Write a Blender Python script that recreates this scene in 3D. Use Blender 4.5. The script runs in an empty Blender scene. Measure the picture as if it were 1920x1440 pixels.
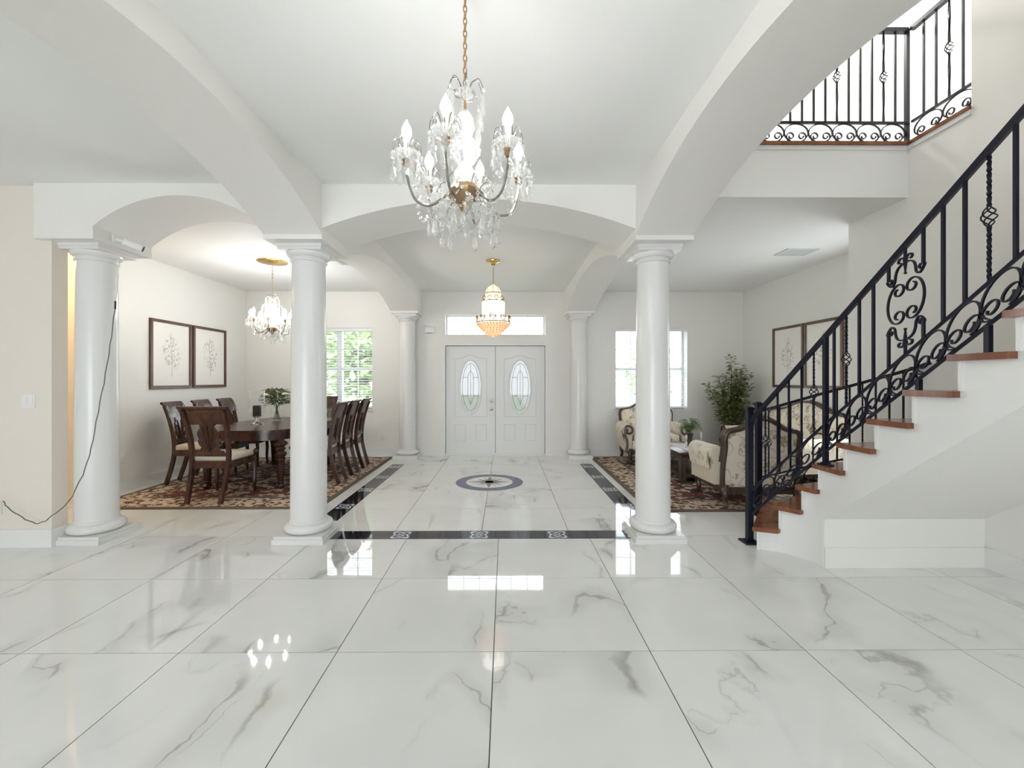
import bpy, math, random
from math import sin, cos, pi, radians, sqrt, atan2
from mathutils import Vector, Matrix

random.seed(7)
SC = bpy.context.scene
COL = SC.collection

# ------------------------------------------------------------------ camera, world, light, exposure
F_PX, H_CAM = 795.0, 1.44
cam_d = bpy.data.cameras.new('camera')
cam_d.sensor_width = 36.0
cam_d.lens = F_PX / 1920 * 36.0
cam_d.shift_x = (960 - 952.5) / 1920
cam_d.shift_y = -8 / 1920
cam_d.clip_start = 0.05
cam_d.clip_end = 200
cam = bpy.data.objects.new('camera', cam_d)
cam.location = (0, 0, H_CAM)
cam.rotation_euler = (radians(90), 0, radians(-0.4))
COL.objects.link(cam)
SC.camera = cam

SKY = 6.5
world = bpy.data.worlds.new('world')
SC.world = world
world.use_nodes = True
wn = world.node_tree.nodes
wn['Background'].inputs[0].default_value = (0.90, 0.95, 1.0, 1)
wn['Background'].inputs[1].default_value = SKY

SC.view_settings.view_transform = 'Standard'
SC.view_settings.look = 'None'
SC.view_settings.gamma = 1.0
SC.view_settings.use_curve_mapping = False
SC.view_settings.exposure = 0.38
SC.cycles.use_denoising = True
SC.cycles.adaptive_threshold = 0.02
SC.cycles.max_bounces = 12
SC.cycles.diffuse_bounces = 6
SC.cycles.glossy_bounces = 4
SC.cycles.transparent_max_bounces = 24
SC.cycles.transmission_bounces = 6
SC.cycles.caustics_reflective = False
SC.cycles.caustics_refractive = False
SC.cycles.sample_clamp_indirect = 8.0


def portal(name, loc, rot, sx, sy):
    l = bpy.data.lights.new(name, 'AREA')
    l.shape = 'RECTANGLE'
    l.size, l.size_y = sx, sy
    l.cycles.is_portal = True
    o = bpy.data.objects.new(name, l)
    o.location = loc
    o.rotation_euler = rot
    COL.objects.link(o)


# daylight openings (sampling portals only; the light itself is the sky)
portal('back_opening_portal', (-2.3, -4.95, 1.15), (radians(-90), 0, 0), 4.0, 2.2)
portal('upper_opening_portal', (2.65, -4.95, 4.85), (radians(-90), 0, 0), 1.2, 2.0)
portal('dining_window_portal', (-3.2, 8.33, 1.65), (radians(90), 0, 0), 1.36, 1.55)
portal('parlour_side_portal', (4.72, 5.05, 1.5), (0, radians(90), 0), 1.8, .8)
portal('parlour_window_portal', (2.79, 8.33, 1.65), (radians(90), 0, 0), 1.36, 1.55)

# ------------------------------------------------------------------ materials


def mat(name, color=(0.8, 0.8, 0.8), rough=0.5, metal=0.0, spec=0.5, build=None, **kw):
    m = bpy.data.materials.new(name)
    m.use_nodes = True
    nt = m.node_tree
    b = nt.nodes['Principled BSDF']
    b.inputs['Base Color'].default_value = (*color, 1)
    b.inputs['Roughness'].default_value = rough
    b.inputs['Metallic'].default_value = metal
    b.inputs['Specular IOR Level'].default_value = spec
    for k, v in kw.items():
        b.inputs[k.replace('_', ' ')].default_value = v
    if build:
        build(nt, b)
    return m


class N:
    """tiny node-graph helper"""

    def __init__(s, nt):
        s.nt = nt

    def new(s, t, **kw):
        n = s.nt.nodes.new(t)
        for k, v in kw.items():
            setattr(n, k, v)
        return n

    def put(s, sock, v):
        if isinstance(v, bpy.types.NodeSocket):
            s.nt.links.new(v, sock)
        elif v is not None:
            sock.default_value = v

    def math(s, op, a, b=None, c=None, clamp=False):
        n = s.new('ShaderNodeMath', operation=op, use_clamp=clamp)
        s.put(n.inputs[0], a)
        if b is not None:
            s.put(n.inputs[1], b)
        if c is not None:
            s.put(n.inputs[2], c)
        return n.outputs[0]

    def vmath(s, op, a, b=None, scale=None):
        n = s.new('ShaderNodeVectorMath', operation=op)
        s.put(n.inputs[0], a)
        if b is not None:
            s.put(n.inputs[1], b)
        if scale is not None:
            s.put(n.inputs['Scale'], scale)
        return n.outputs[0]

    def noise(s, vec, scale, detail=2, rough=0.5, dist=0.0, col=False):
        n = s.new('ShaderNodeTexNoise')
        s.put(n.inputs['Vector'], vec)
        n.inputs['Scale'].default_value = scale
        n.inputs['Detail'].default_value = detail
        n.inputs['Roughness'].default_value = rough
        n.inputs['Distortion'].default_value = dist
        return n.outputs['Color' if col else 'Fac']

    def voro(s, vec, scale, feature='F1', out='Distance', rnd=1.0):
        n = s.new('ShaderNodeTexVoronoi', feature=feature)
        s.put(n.inputs['Vector'], vec)
        n.inputs['Scale'].default_value = scale
        n.inputs['Randomness'].default_value = rnd
        return n.outputs[out]

    def ramp(s, f, a, b, lo=0.0, hi=1.0, smooth=True):
        n = s.new('ShaderNodeMapRange')
        if smooth:
            n.interpolation_type = 'SMOOTHSTEP'
        s.put(n.inputs[0], f)
        for i, v in enumerate((a, b, lo, hi)):
            n.inputs[i + 1].default_value = v
        return n.outputs[0]

    def mix(s, f, a, b):
        n = s.new('ShaderNodeMix', data_type='RGBA')
        s.put(n.inputs[0], f)
        s.put(n.inputs[6], a if isinstance(a, bpy.types.NodeSocket) else (*a, 1))
        s.put(n.inputs[7], b if isinstance(b, bpy.types.NodeSocket) else (*b, 1))
        return n.outputs[2]

    def coord(s, which='Object'):
        return s.new('ShaderNodeTexCoord').outputs[which]

    def map(s, vec, loc=(0, 0, 0), rot=(0, 0, 0), scale=(1, 1, 1)):
        n = s.new('ShaderNodeMapping')
        s.put(n.inputs[0], vec)
        n.inputs[1].default_value = loc
        n.inputs[2].default_value = rot
        n.inputs[3].default_value = scale
        return n.outputs[0]

    def bump(s, h, b, strength=0.2, dist=0.01):
        n = s.new('ShaderNodeBump')
        n.inputs['Strength'].default_value = strength
        n.inputs['Distance'].default_value = dist
        s.put(n.inputs['Height'], h)
        s.nt.links.new(n.outputs[0], b.inputs['Normal'])


def paint(nt, b):
    g = N(nt)
    g.bump(g.noise(g.coord(), 90, 3), b, 0.05, 0.002)


def marble(nt, b):
    g = N(nt)
    oi = g.new('ShaderNodeObjectInfo')
    off = g.vmath('SCALE', oi.outputs['Random'], scale=1.0)
    cb = g.new('ShaderNodeCombineXYZ')
    g.put(cb.inputs[0], g.math('MULTIPLY', oi.outputs['Random'], 37.0))
    g.put(cb.inputs[1], g.math('MULTIPLY', oi.outputs['Random'], 91.0))
    g.put(cb.inputs[2], g.math('MULTIPLY', oi.outputs['Random'], 53.0))
    p = g.vmath('ADD', g.coord(), cb.outputs[0])
    warp = g.vmath('SCALE', g.vmath('SUBTRACT', g.noise(p, 2.6, 4, 0.6, col=True), (0.5, 0.5, 0.5)), scale=0.22)
    pw = g.vmath('ADD', p, warp)

    def vein(rotz, sc, stretch, width, mlo, mhi, seed):
        q = g.map(pw, loc=(seed, seed * 1.7, seed * .3), rot=(0, 0, rotz), scale=(1, stretch, 1))
        n = g.noise(q, sc, 1.5, 0.45)
        d = g.math('ABSOLUTE', g.math('SUBTRACT', n, 0.5))
        wv = g.math('MULTIPLY', g.ramp(g.noise(p, 3.1, 2), 0.35, 0.7), width)
        line = g.math('SUBTRACT', 1.0, g.math('DIVIDE', d, g.math('ADD', wv, 0.0012)), clamp=True)
        line = g.math('POWER', line, 0.7)
        mask = g.ramp(g.noise(g.vmath('ADD', p, (seed * 3, 4, 2)), 1.5, 2), mlo, mhi)
        soft = g.ramp(d, 0.0, width * 4.5, 0.30, 0.0)
        return g.math('MULTIPLY', mask, g.math('MAXIMUM', line, soft))
    v1 = vein(radians(28), 1.15, 0.42, 0.015, 0.48, 0.60, 3.0)
    v2 = vein(radians(-24), 1.5, 0.4, 0.009, 0.52, 0.63, 11.0)
    v3 = vein(radians(70), 2.4, 0.6, 0.006, 0.56, 0.66, 23.0)
    v = g.math('MAXIMUM', v1, g.math('MAXIMUM', g.math('MULTIPLY', v2, 0.85), g.math('MULTIPLY', v3, 0.6)))
    tint = g.ramp(g.noise(p, 2.0, 2), 0.3, 0.7)
    base = g.mix(tint, (0.80, 0.805, 0.79), (0.845, 0.845, 0.83))
    dark = g.mix(g.noise(p, 6, 2), (0.27, 0.26, 0.235), (0.42, 0.42, 0.40))
    c = g.mix(g.math('MULTIPLY', v, 0.8), base, dark)
    nt.links.new(c, b.inputs['Base Color'])


def wood(dark, light, scale=18, gloss=0.3):
    def f(nt, b):
        g = N(nt)
        p = g.map(g.coord(), scale=(1, 1, 0.18))
        n = g.noise(p, scale, 5, 0.6, 1.2)
        nt.links.new(g.mix(g.ramp(n, 0.3, 0.7), dark, light), b.inputs['Base Color'])
        b.inputs['Roughness'].default_value = gloss
    return f


def rug_field(nt, b):
    g = N(nt)
    p = g.coord()
    w = g.vmath('ADD', p, g.vmath('SCALE', g.noise(p, 9, 3, col=True), scale=0.09))
    n1 = g.noise(w, 11, 3, 0.6)
    vor = g.voro(w, 7.5)
    vor2 = g.voro(w, 15)
    c = g.mix(g.ramp(g.noise(w, 3.2, 2), 0.42, 0.55), (0.045, 0.022, 0.018), (0.13, 0.035, 0.025))
    c = g.mix(g.ramp(g.noise(w, 2.3, 1), 0.56, 0.62), c, (0.10, 0.095, 0.09))
    c = g.mix(g.ramp(n1, 0.51, 0.56), c, (0.50, 0.38, 0.28))
    c = g.mix(g.ramp(vor, 0.10, 0.05), c, (0.55, 0.43, 0.32))
    c = g.mix(g.ramp(vor2, 0.10, 0.06), c, (0.035, 0.02, 0.018))
    nt.links.new(c, b.inputs['Base Color'])
    g.bump(g.noise(p, 300, 2), b, 0.4, 0.004)


def rug_border(nt, b):
    g = N(nt)
    p = g.coord()
    w = g.vmath('ADD', p, g.vmath('SCALE', g.noise(p, 12, 3, col=True), scale=0.06))
    v = g.voro(w, 10)
    n1 = g.noise(w, 16, 2, 0.6)
    c = g.mix(g.ramp(n1, 0.45, 0.51), (0.10, 0.045, 0.032), (0.60, 0.47, 0.35))
    c = g.mix(g.ramp(v, 0.16, 0.10), c, (0.58, 0.46, 0.35))
    c = g.mix(g.ramp(v, 0.07, 0.03), c, (0.16, 0.05, 0.03))
    nt.links.new(c, b.inputs['Base Color'])
    g.bump(g.noise(p, 300, 2), b, 0.4, 0.004)


def damask(base, motif, motif2, scale=9.0):
    def f(nt, b):
        g = N(nt)
        p = g.coord()
        w = g.vmath('ADD', p, g.vmath('SCALE', g.noise(p, 5, 3, col=True), scale=0.10))
        v = g.voro(w, scale)
        fl = g.math('MULTIPLY', g.ramp(v, 0.46, 0.34), g.ramp(g.noise(w, 30, 3), 0.42, 0.54))
        stem = g.math('SUBTRACT', 1.0, g.math('DIVIDE', g.math('ABSOLUTE', g.math('SUBTRACT', g.noise(w, scale * .8, 1), 0.5)), 0.035), clamp=True)
        c = g.mix(g.math('MULTIPLY', stem, 0.8), base, motif2)
        c = g.mix(g.math('MULTIPLY', fl, 0.85), c, motif)
        nt.links.new(c, b.inputs['Base Color'])
        g.bump(g.noise(p, 260, 2), b, 0.25, 0.003)
    return f


def deco_tile(nt, b):
    g = N(nt)
    p = g.coord()
    sp = g.new('ShaderNodeSeparateXYZ')
    g.put(sp.inputs[0], p)
    x, y = sp.outputs[0], sp.outputs[1]
    r = g.math('SQRT', g.math('ADD', g.math('MULTIPLY', x, x), g.math('MULTIPLY', y, y)))
    th = g.math('ARCTAN2', y, x)
    wave = g.math('SINE', g.math('ADD', g.math('MULTIPLY', r, 105.0), g.math('MULTIPLY', g.math('COSINE', g.math('MULTIPLY', th, 4.0)), 2.2)))
    pet = g.math('COSINE', g.math('MULTIPLY', th, 8.0))
    k = g.ramp(g.math('ADD', wave, g.math('MULTIPLY', pet, 0.25)), 0.15, 0.45)
    nt.links.new(g.mix(k, (0.035, 0.045, 0.09), (0.62, 0.64, 0.68)), b.inputs['Base Color'])


def botanical(seed):
    """faint pencil drawing of a branching plant on cream paper, local x (width) / z (height), centred"""
    def f(nt, b):
        g = N(nt)
        p = g.coord()
        sp = g.new('ShaderNodeSeparateXYZ')
        g.put(sp.inputs[0], p)
        y, z = sp.outputs[1], sp.outputs[2]
        q = g.vmath('ADD', p, (seed, seed, seed))
        w = g.vmath('ADD', q, g.vmath('SCALE', g.noise(q, 12, 3, col=True), scale=0.05))
        line = g.math('SUBTRACT', 1.0, g.math('DIVIDE', g.math('ABSOLUTE', g.math('SUBTRACT', g.noise(w, 11, 2), 0.5)), 0.03), clamp=True)
        leaf = g.ramp(g.voro(w, 20), 0.40, 0.24, 0, 0.9)
        ink = g.math('MAXIMUM', line, leaf)
        rad = g.math('ADD', g.math('POWER', g.math('DIVIDE', y, 0.215), 2.0), g.math('POWER', g.math('DIVIDE', g.math('SUBTRACT', z, 0.03), 0.36), 2.0))
        env = g.ramp(g.math('ADD', rad, g.math('MULTIPLY', g.noise(q, 7, 2), 0.9)), 1.15, 0.75)
        stem = g.math('MULTIPLY', g.ramp(g.math('ABSOLUTE', g.math('ADD', y, g.math('MULTIPLY', g.math('SINE', g.math('MULTIPLY', z, 9.0)), 0.012))), 0.006, 0.002),
                      g.ramp(g.math('ABSOLUTE', z), 0.34, 0.30))
        k = g.math('MAXIMUM', g.math('MULTIPLY', ink, env), stem)
        nt.links.new(g.mix(g.math('MULTIPLY', k, 0.85), (0.90, 0.87, 0.82), (0.36, 0.34, 0.34)), b.inputs['Base Color'])
    return f


def crystal(name, white=0.25, refl=0.45, tint=None):
    m = bpy.data.materials.new(name)
    m.use_nodes = True
    nt = m.node_tree
    for n in list(nt.nodes):
        nt.nodes.remove(n)
    g = N(nt)
    out = g.new('ShaderNodeOutputMaterial')
    tr = g.new('ShaderNodeBsdfTransparent')
    tr.inputs[0].default_value = (0.97, 0.98, 0.98, 1)
    gl = g.new('ShaderNodeBsdfGlossy')
    gl.inputs['Color'].default_value = (1, 1, 1, 1)
    gl.inputs['Roughness'].default_value = 0.04
    tl = g.new('ShaderNodeBsdfTranslucent')
    tl.inputs[0].default_value = (0.97, 0.97, 0.95, 1)
    df = g.new('ShaderNodeBsdfDiffuse')
    df.inputs[0].default_value = (0.95, 0.95, 0.94, 1)
    if tint:
        for n_ in (tr, tl, df):
            n_.inputs[0].default_value = (tint, tint, tint, 1)
    m0 = g.new('ShaderNodeMixShader')
    m0.inputs[0].default_value = 0.5
    nt.links.new(tl.outputs[0], m0.inputs[1])
    nt.links.new(df.outputs[0], m0.inputs[2])
    m1 = g.new('ShaderNodeMixShader')
    m1.inputs[0].default_value = white
    nt.links.new(tr.outputs[0], m1.inputs[1])
    nt.links.new(m0.outputs[0], m1.inputs[2])
    lw = g.new('ShaderNodeLayerWeight')
    lw.inputs[0].default_value = refl
    m2 = g.new('ShaderNodeMixShader')
    nt.links.new(lw.outputs['Facing'], m2.inputs[0])
    nt.links.new(m1.outputs[0], m2.inputs[1])
    nt.links.new(gl.outputs[0], m2.inputs[2])
    nt.links.new(m2.outputs[0], out.inputs[0])
    return m


def emit(name, col, strength):
    m = bpy.data.materials.new(name)
    m.use_nodes = True
    b = m.node_tree.nodes['Principled BSDF']
    b.inputs['Base Color'].default_value = (*col, 1)
    b.inputs['Emission Color'].default_value = (*col, 1)
    b.inputs['Emission Strength'].default_value = strength
    return m


def leaf_mat(a, c):
    def f(nt, b):
        g = N(nt)
        nt.links.new(g.mix(g.ramp(g.noise(g.coord(), 9, 2), 0.35, 0.65), a, c), b.inputs['Base Color'])
        b.inputs['Roughness'].default_value = 0.45
    return f


def basket_weave(nt, b):
    g = N(nt)
    p = g.coord()
    c = g.voro(p, 55, 'DISTANCE_TO_EDGE', rnd=0.2)
    nt.links.new(g.mix(g.ramp(c, 0.04, 0.12), (0.48, 0.42, 0.32), (0.76, 0.70, 0.58)), b.inputs['Base Color'])


M = {
    'wall': mat('wall_paint', (0.83, 0.82, 0.785), 0.6, build=paint),
    'wall_warm_lit': mat('wall_paint_warm_lit', (0.80, 0.745, 0.67), 0.6, build=paint),  # wall paint with warm lamplight mixed into its colour
    'ceil': mat('ceiling_paint', (0.85, 0.855, 0.84), 0.7, build=paint),
    'trim': mat('trim_paint', (0.81, 0.81, 0.795), 0.35),
    'column': mat('column_gloss_paint', (0.77, 0.77, 0.76), 0.25),
    'door': mat('door_paint', (0.80, 0.81, 0.81), 0.35),
    'tile': mat('marble_tile', (0.82, 0.82, 0.81), 0.035, spec=0.55, build=marble),
    'grout': mat('grout', (0.09, 0.09, 0.085), 0.8),
    'black_tile': mat('black_tile', (0.012, 0.013, 0.020), 0.05),
    'deco': mat('rosette_tile', (0.5, 0.5, 0.5), 0.06, build=deco_tile),
    'blue': mat('inlay_blue', (0.045, 0.065, 0.20), 0.08),
    'navyedge': mat('inlay_dark', (0.03, 0.028, 0.03), 0.1),
    'bronze': mat('inlay_bronze', (0.14, 0.115, 0.10), 0.15),
    'iron': mat('wrought_iron', (0.0045, 0.006, 0.017), 0.38, 0.0, 0.35),
    'iron_thin': mat('wrought_iron_black', (0.005, 0.005, 0.008), 0.45, 0.0, 0.3),
    'cherry': mat('cherry_tread', (0.3, 0.1, 0.05), 0.2, build=wood((0.17, 0.052, 0.024), (0.26, 0.095, 0.043), 7, 0.14)),
    'mahogany': mat('dark_mahogany', (0.05, 0.02, 0.015), 0.28, build=wood((0.028, 0.011, 0.008), (0.075, 0.028, 0.018), 16, 0.24)),
    'walnut': mat('walnut_frame', (0.07, 0.045, 0.03), 0.35, build=wood((0.045, 0.027, 0.018), (0.10, 0.062, 0.04), 16, 0.32)),
    'frame': mat('picture_frame_wood', (0.1, 0.05, 0.03), 0.35, build=wood((0.07, 0.032, 0.018), (0.14, 0.07, 0.04), 22, 0.35)),
    'seat': mat('cream_leather', (0.66, 0.60, 0.48), 0.5),
    'damask': mat('damask', (0.7, 0.6, 0.5), 0.8, build=damask((0.86, 0.78, 0.67), (0.36, 0.28, 0.13), (0.47, 0.40, 0.28), 8.0)),
    'damask2': mat('damask_throw', (0.72, 0.66, 0.55), 0.85, build=damask((0.80, 0.74, 0.64), (0.56, 0.48, 0.36), (0.62, 0.55, 0.44), 12)),
    'weave': mat('basket_weave_fabric', (0.6, 0.55, 0.45), 0.85, build=basket_weave),
    'rug': mat('persian_field', (0.2, 0.1, 0.07), 0.95, build=rug_field),
    'rugb': mat('persian_border', (0.4, 0.3, 0.2), 0.95, build=rug_border),
    'rugedge': mat('rug_edge', (0.13, 0.10, 0.075), 0.95),
    'gold': mat('polished_brass', (0.72, 0.48, 0.16), 0.2, 1.0),
    'antique': mat('antique_brass', (0.40, 0.27, 0.15), 0.3, 1.0),
    'chain': mat('chain_brass', (0.50, 0.33, 0.18), 0.35, 0.9),
    'chrome': mat('nickel', (0.75, 0.74, 0.72), 0.15, 1.0),
    'arm': mat('silvered_arm', (0.34, 0.32, 0.28), 0.16, 0.95),
    'crystal': crystal('crystal', 0.10, 0.5),
    'crystal_body': crystal('crystal_body', 0.35, 0.4),
    'glass': crystal('clear_glass', 0.03, 0.12),
    'bulb': emit('lit_bulb', (1.0, 0.98, 0.96), 105.0),
    'bulb_big': emit('lit_bulb_bright', (1.0, 0.99, 0.98), 215.0),
    'lantern': emit('lit_frosted_shade', (1.0, 0.94, 0.86), 3.2),
    'lantern_dome': emit('lit_cream_dome', (1.0, 0.88, 0.66), 0.55),
    'lantern_warm': emit('lit_amber_glass', (1.0, 0.68, 0.42), 0.5),
    'plastic': mat('white_plastic', (0.82, 0.82, 0.81), 0.35),
    'black': mat('black_plastic', (0.02, 0.02, 0.022), 0.4),
    'cable': mat('grey_cable', (0.16, 0.15, 0.14), 0.5),
    'cable_white': mat('white_cable', (0.75, 0.75, 0.74), 0.5),
    'blind': mat('blind_slat', (0.86, 0.87, 0.88), 0.5),
    'alu': mat('window_aluminium', (0.62, 0.64, 0.67), 0.35, 0.2),
    'vent': mat('vent_metal', (0.66, 0.68, 0.67), 0.4),
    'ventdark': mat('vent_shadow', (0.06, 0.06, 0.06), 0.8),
    'leaf': mat('leaf_green', (0.1, 0.15, 0.04), 0.5, build=leaf_mat((0.11, 0.15, 0.055), (0.31, 0.35, 0.15))),
    'fern': mat('fern_green', (0.1, 0.2, 0.04), 0.5, build=leaf_mat((0.05, 0.10, 0.02), (0.13, 0.23, 0.06))),
    'bark': mat('bark', (0.10, 0.075, 0.05), 0.9),
    'pot': mat('dark_pot', (0.045, 0.035, 0.03), 0.4),
    'soil': mat('soil', (0.03, 0.02, 0.015), 1.0),
    'rose': mat('pale_rose', (0.82, 0.62, 0.60), 0.7),
    'rose2': mat('cream_rose', (0.84, 0.78, 0.66), 0.7),
    'candle': mat('black_candle', (0.018, 0.018, 0.02), 0.5),
    'lace': mat('white_lace', (0.78, 0.76, 0.72), 0.8),
    'grass': mat('lawn', (0.10, 0.2, 0.04), 0.9, build=leaf_mat((0.10, 0.17, 0.04), (0.17, 0.26, 0.07))),
    'hedge': mat('tree_leaf', (0.1, 0.2, 0.05), 0.7, build=leaf_mat((0.26, 0.34, 0.18), (0.48, 0.56, 0.36))),
    'drive': mat('pale_concrete', (0.55, 0.54, 0.52), 0.9),
    'paper0': mat('botanical_print_a', (0.9, 0.87, 0.82), 0.6, build=botanical(1.3)),
    'paper1': mat('botanical_print_b', (0.9, 0.87, 0.82), 0.6, build=botanical(7.9)),
    'paper2': mat('botanical_print_c', (0.9, 0.87, 0.82), 0.6, build=botanical(14.1)),
    'paper3': mat('botanical_print_d', (0.9, 0.87, 0.82), 0.6, build=botanical(22.7)),
    'oval': crystal('leaded_glass', 0.45, 0.08, .46),
    'came': mat('lead_came', (0.3, 0.3, 0.31), 0.4, 0.3),
    'tier': emit('lit_amber_crystal', (0.88, 0.56, 0.32), 0.22),  # glow in the beads stands in for lantern light
    'fitting': emit('lit_opal_dome', (1.0, 0.80, 0.48), 6.0),
    'fill_dome': emit('fill_dome_white', (1.0, 0.97, 0.94), 10.0),  # glow of the added upstairs domes
}

# ------------------------------------------------------------------ mesh helpers


def catmull(pts, n=6, closed=False):
    P = [Vector(p) for p in pts]
    out = []
    L = len(P)
    rng = range(L if closed else L - 1)
    for i in rng:
        if closed:
            p0, p1, p2, p3 = P[i - 1], P[i], P[(i + 1) % L], P[(i + 2) % L]
        else:
            p1, p2 = P[i], P[i + 1]
            p0 = P[i - 1] if i else p1 * 2 - p2
            p3 = P[i + 2] if i + 2 < L else p2 * 2 - p1
        for k in range(n):
            t = k / n
            out.append(0.5 * ((2 * p1) + (p2 - p0) * t + (2 * p0 - 5 * p1 + 4 * p2 - p3) * t * t + (3 * p1 - p0 - 3 * p2 + p3) * t ** 3))
    if not closed:
        out.append(P[-1].copy())
    return out


class MB:
    def __init__(s):
        s.v, s.f = [], []

    def add(s, vs, fs):
        o = len(s.v)
        s.v += [tuple(v) for v in vs]
        s.f += [tuple(i + o for i in f) for f in fs]
        return s

    def hexa(s, p):
        return s.add(p, [(0, 3, 2, 1), (4, 5, 6, 7), (0, 1, 5, 4), (1, 2, 6, 5), (2, 3, 7, 6), (3, 0, 4, 7)])

    def box(s, x0, x1, y0, y1, z0, z1):
        return s.hexa([(x0, y0, z0), (x1, y0, z0), (x1, y1, z0), (x0, y1, z0), (x0, y0, z1), (x1, y0, z1), (x1, y1, z1), (x0, y1, z1)])

    def prism(s, front, vec):
        """closed polygon of 3D points extruded along vec"""
        n = len(front)
        vec = Vector(vec)
        a = [Vector(p) for p in front]
        b = [p + vec for p in a]
        fs = [tuple(range(n - 1, -1, -1)), tuple(range(n, 2 * n))]
        fs += [(i, (i + 1) % n, n + (i + 1) % n, n + i) for i in range(n)]
        return s.add(a + b, fs)

    def tube(s, pts, r, n=8, closed=False, sec=None, up=None, twist=0.0):
        """sweep a circle (or a section given as 2D points scaled by r) along pts"""
        P = [Vector(p) for p in pts]
        L = len(P)
        rs = r if isinstance(r, (list, tuple)) else [r] * L
        if sec is None:
            sec = [(cos(2 * pi * k / n), sin(2 * pi * k / n)) for k in range(n)]
        n = len(sec)
        T = []
        for i in range(L):
            if closed:
                t = P[(i + 1) % L] - P[i - 1]
            else:
                t = P[min(i + 1, L - 1)] - P[max(i - 1, 0)]
            T.append(t.normalized() if t.length > 1e-9 else Vector((0, 0, 1)))
        if up is None:
            up = Vector((0, 0, 1)) if abs(T[0].z) < 0.9 else Vector((1, 0, 0))
        u = Vector(up)
        vs = []
        for i in range(L):
            t = T[i]
            u = (u - t * u.dot(t))
            u = u.normalized() if u.length > 1e-6 else t.orthogonal().normalized()
            w = t.cross(u)
            a = twist * i / max(1, L - 1)
            ca, sa = cos(a), sin(a)
            for (x, y) in sec:
                xx, yy = x * ca - y * sa, x * sa + y * ca
                vs.append(P[i] + (w * xx + u * yy) * rs[i])
        fs = []
        for i in range(L if closed else L - 1):
            j = (i + 1) % L
            for k in range(n):
                k2 = (k + 1) % n
                fs.append((i * n + k, i * n + k2, j * n + k2, j * n + k))
        if not closed:
            fs.append(tuple(range(n - 1, -1, -1)))
            fs.append(tuple((L - 1) * n + k for k in range(n)))
        return s.add(vs, fs)

    def bar(s, a, b, w, h=None, up=(0, 0, 1)):
        h = h or w
        sec = [(-w / 2, -h / 2), (w / 2, -h / 2), (w / 2, h / 2), (-w / 2, h / 2)]
        return s.tube([a, b], 1.0, sec=sec, up=up)

    def sweep(s, pts, w, h, up=(0, 0, 1), closed=False):
        sec = [(-w / 2, -h / 2), (w / 2, -h / 2), (w / 2, h / 2), (-w / 2, h / 2)]
        return s.tube(pts, 1.0, sec=sec, up=up, closed=closed)

    def lathe(s, prof, n=24, c=(0, 0, 0), flute=0.0, nf=0):
        vs, fs = [], []
        L = len(prof)
        for (r, z) in prof:
            for k in range(n):
                a = 2 * pi * k / n
                rr = r * (1 + flute * cos(nf * a)) if nf else r
                vs.append((c[0] + rr * cos(a), c[1] + rr * sin(a), c[2] + z))
        for i in range(L - 1):
            for k in range(n):
                k2 = (k + 1) % n
                fs.append((i * n + k, i * n + k2, (i + 1) * n + k2, (i + 1) * n + k))
        if prof[0][0] > 1e-5:
            fs.append(tuple(range(n - 1, -1, -1)))
        if prof[-1][0] > 1e-5:
            fs.append(tuple((L - 1) * n + k for k in range(n)))
        return s.add(vs, fs)

    def ball(s, c, r, nu=8, nv=5, sc=(1, 1, 1)):
        prof = [(max(1e-6, r * sin(pi * i / nv)), -r * cos(pi * i / nv)) for i in range(nv + 1)]
        m = MB().lathe(prof, nu)
        return s.add([(c[0] + x * sc[0], c[1] + y * sc[1], c[2] + z * sc[2]) for x, y, z in m.v], m.f)

    def rbox(s, c, size, r, seg=3, puff=0.0):
        """rounded box"""
        h = [d / 2 for d in size]
        r = min(r, min(h) * 0.999)

        def ticks(hh):
            e = [hh - r + r * sin(pi / 2 * k / seg) for k in range(seg + 1)]
            return [-x for x in reversed(e)] + [0.0] + e if hh - r > 1e-6 else [-x for x in reversed(e)][:-1] + e
        tk = [ticks(x) for x in h]
        for ax in range(3):
            a, b = (ax + 1) % 3, (ax + 2) % 3
            for sg in (-1, 1):
                A, B = tk[a], tk[b]
                vs = []
                for u in A:
                    for w in B:
                        p = [0, 0, 0]
                        p[ax], p[a], p[b] = sg * h[ax], u, w
                        cc = [max(-(h[i] - r), min(h[i] - r, p[i])) for i in range(3)]
                        d = Vector([p[i] - cc[i] for i in range(3)])
                        d = d.normalized() * r if d.length > 1e-9 else d
                        q = [cc[i] + d[i] for i in range(3)]
                        if puff and ax == 2 and sg > 0:
                            q[2] += puff * max(0, 1 - (u / h[a]) ** 2) * max(0, 1 - (w / h[b]) ** 2)
                        vs.append([c[i] + q[i] for i in range(3)])
                nb = len(B)
                fs = []
                for i in range(len(A) - 1):
                    for j in range(nb - 1):
                        f = (i * nb + j, (i + 1) * nb + j, (i + 1) * nb + j + 1, i * nb + j + 1)
                        fs.append(f if sg > 0 else f[::-1])
                s.add(vs, fs)
        return s

    def xf(s, mtx):
        s.v = [tuple(mtx @ Vector(v)) for v in s.v]
        return s

    def mesh(s, name, m, smooth=35):
        me = bpy.data.meshes.new(name)
        me.from_pydata(s.v, [], s.f)
        me.materials.append(M[m] if isinstance(m, str) else m)
        if smooth:
            me.polygons.foreach_set('use_smooth', [True] * len(me.polygons))
            me.set_sharp_from_angle(angle=radians(smooth))
        me.update()
        return me

    def build(s, name, m, parent=None, smooth=35):
        return link(name, s.mesh(name, m, smooth), parent)


def link(name, me, parent=None, loc=None, rot=None, scale=None):
    o = bpy.data.objects.new(name, me)
    COL.objects.link(o)
    if parent is not None:
        o.parent = parent
    if loc is not None:
        o.location = loc
    if rot is not None:
        o.rotation_euler = rot
    if scale is not None:
        o.scale = scale
    return o


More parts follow.
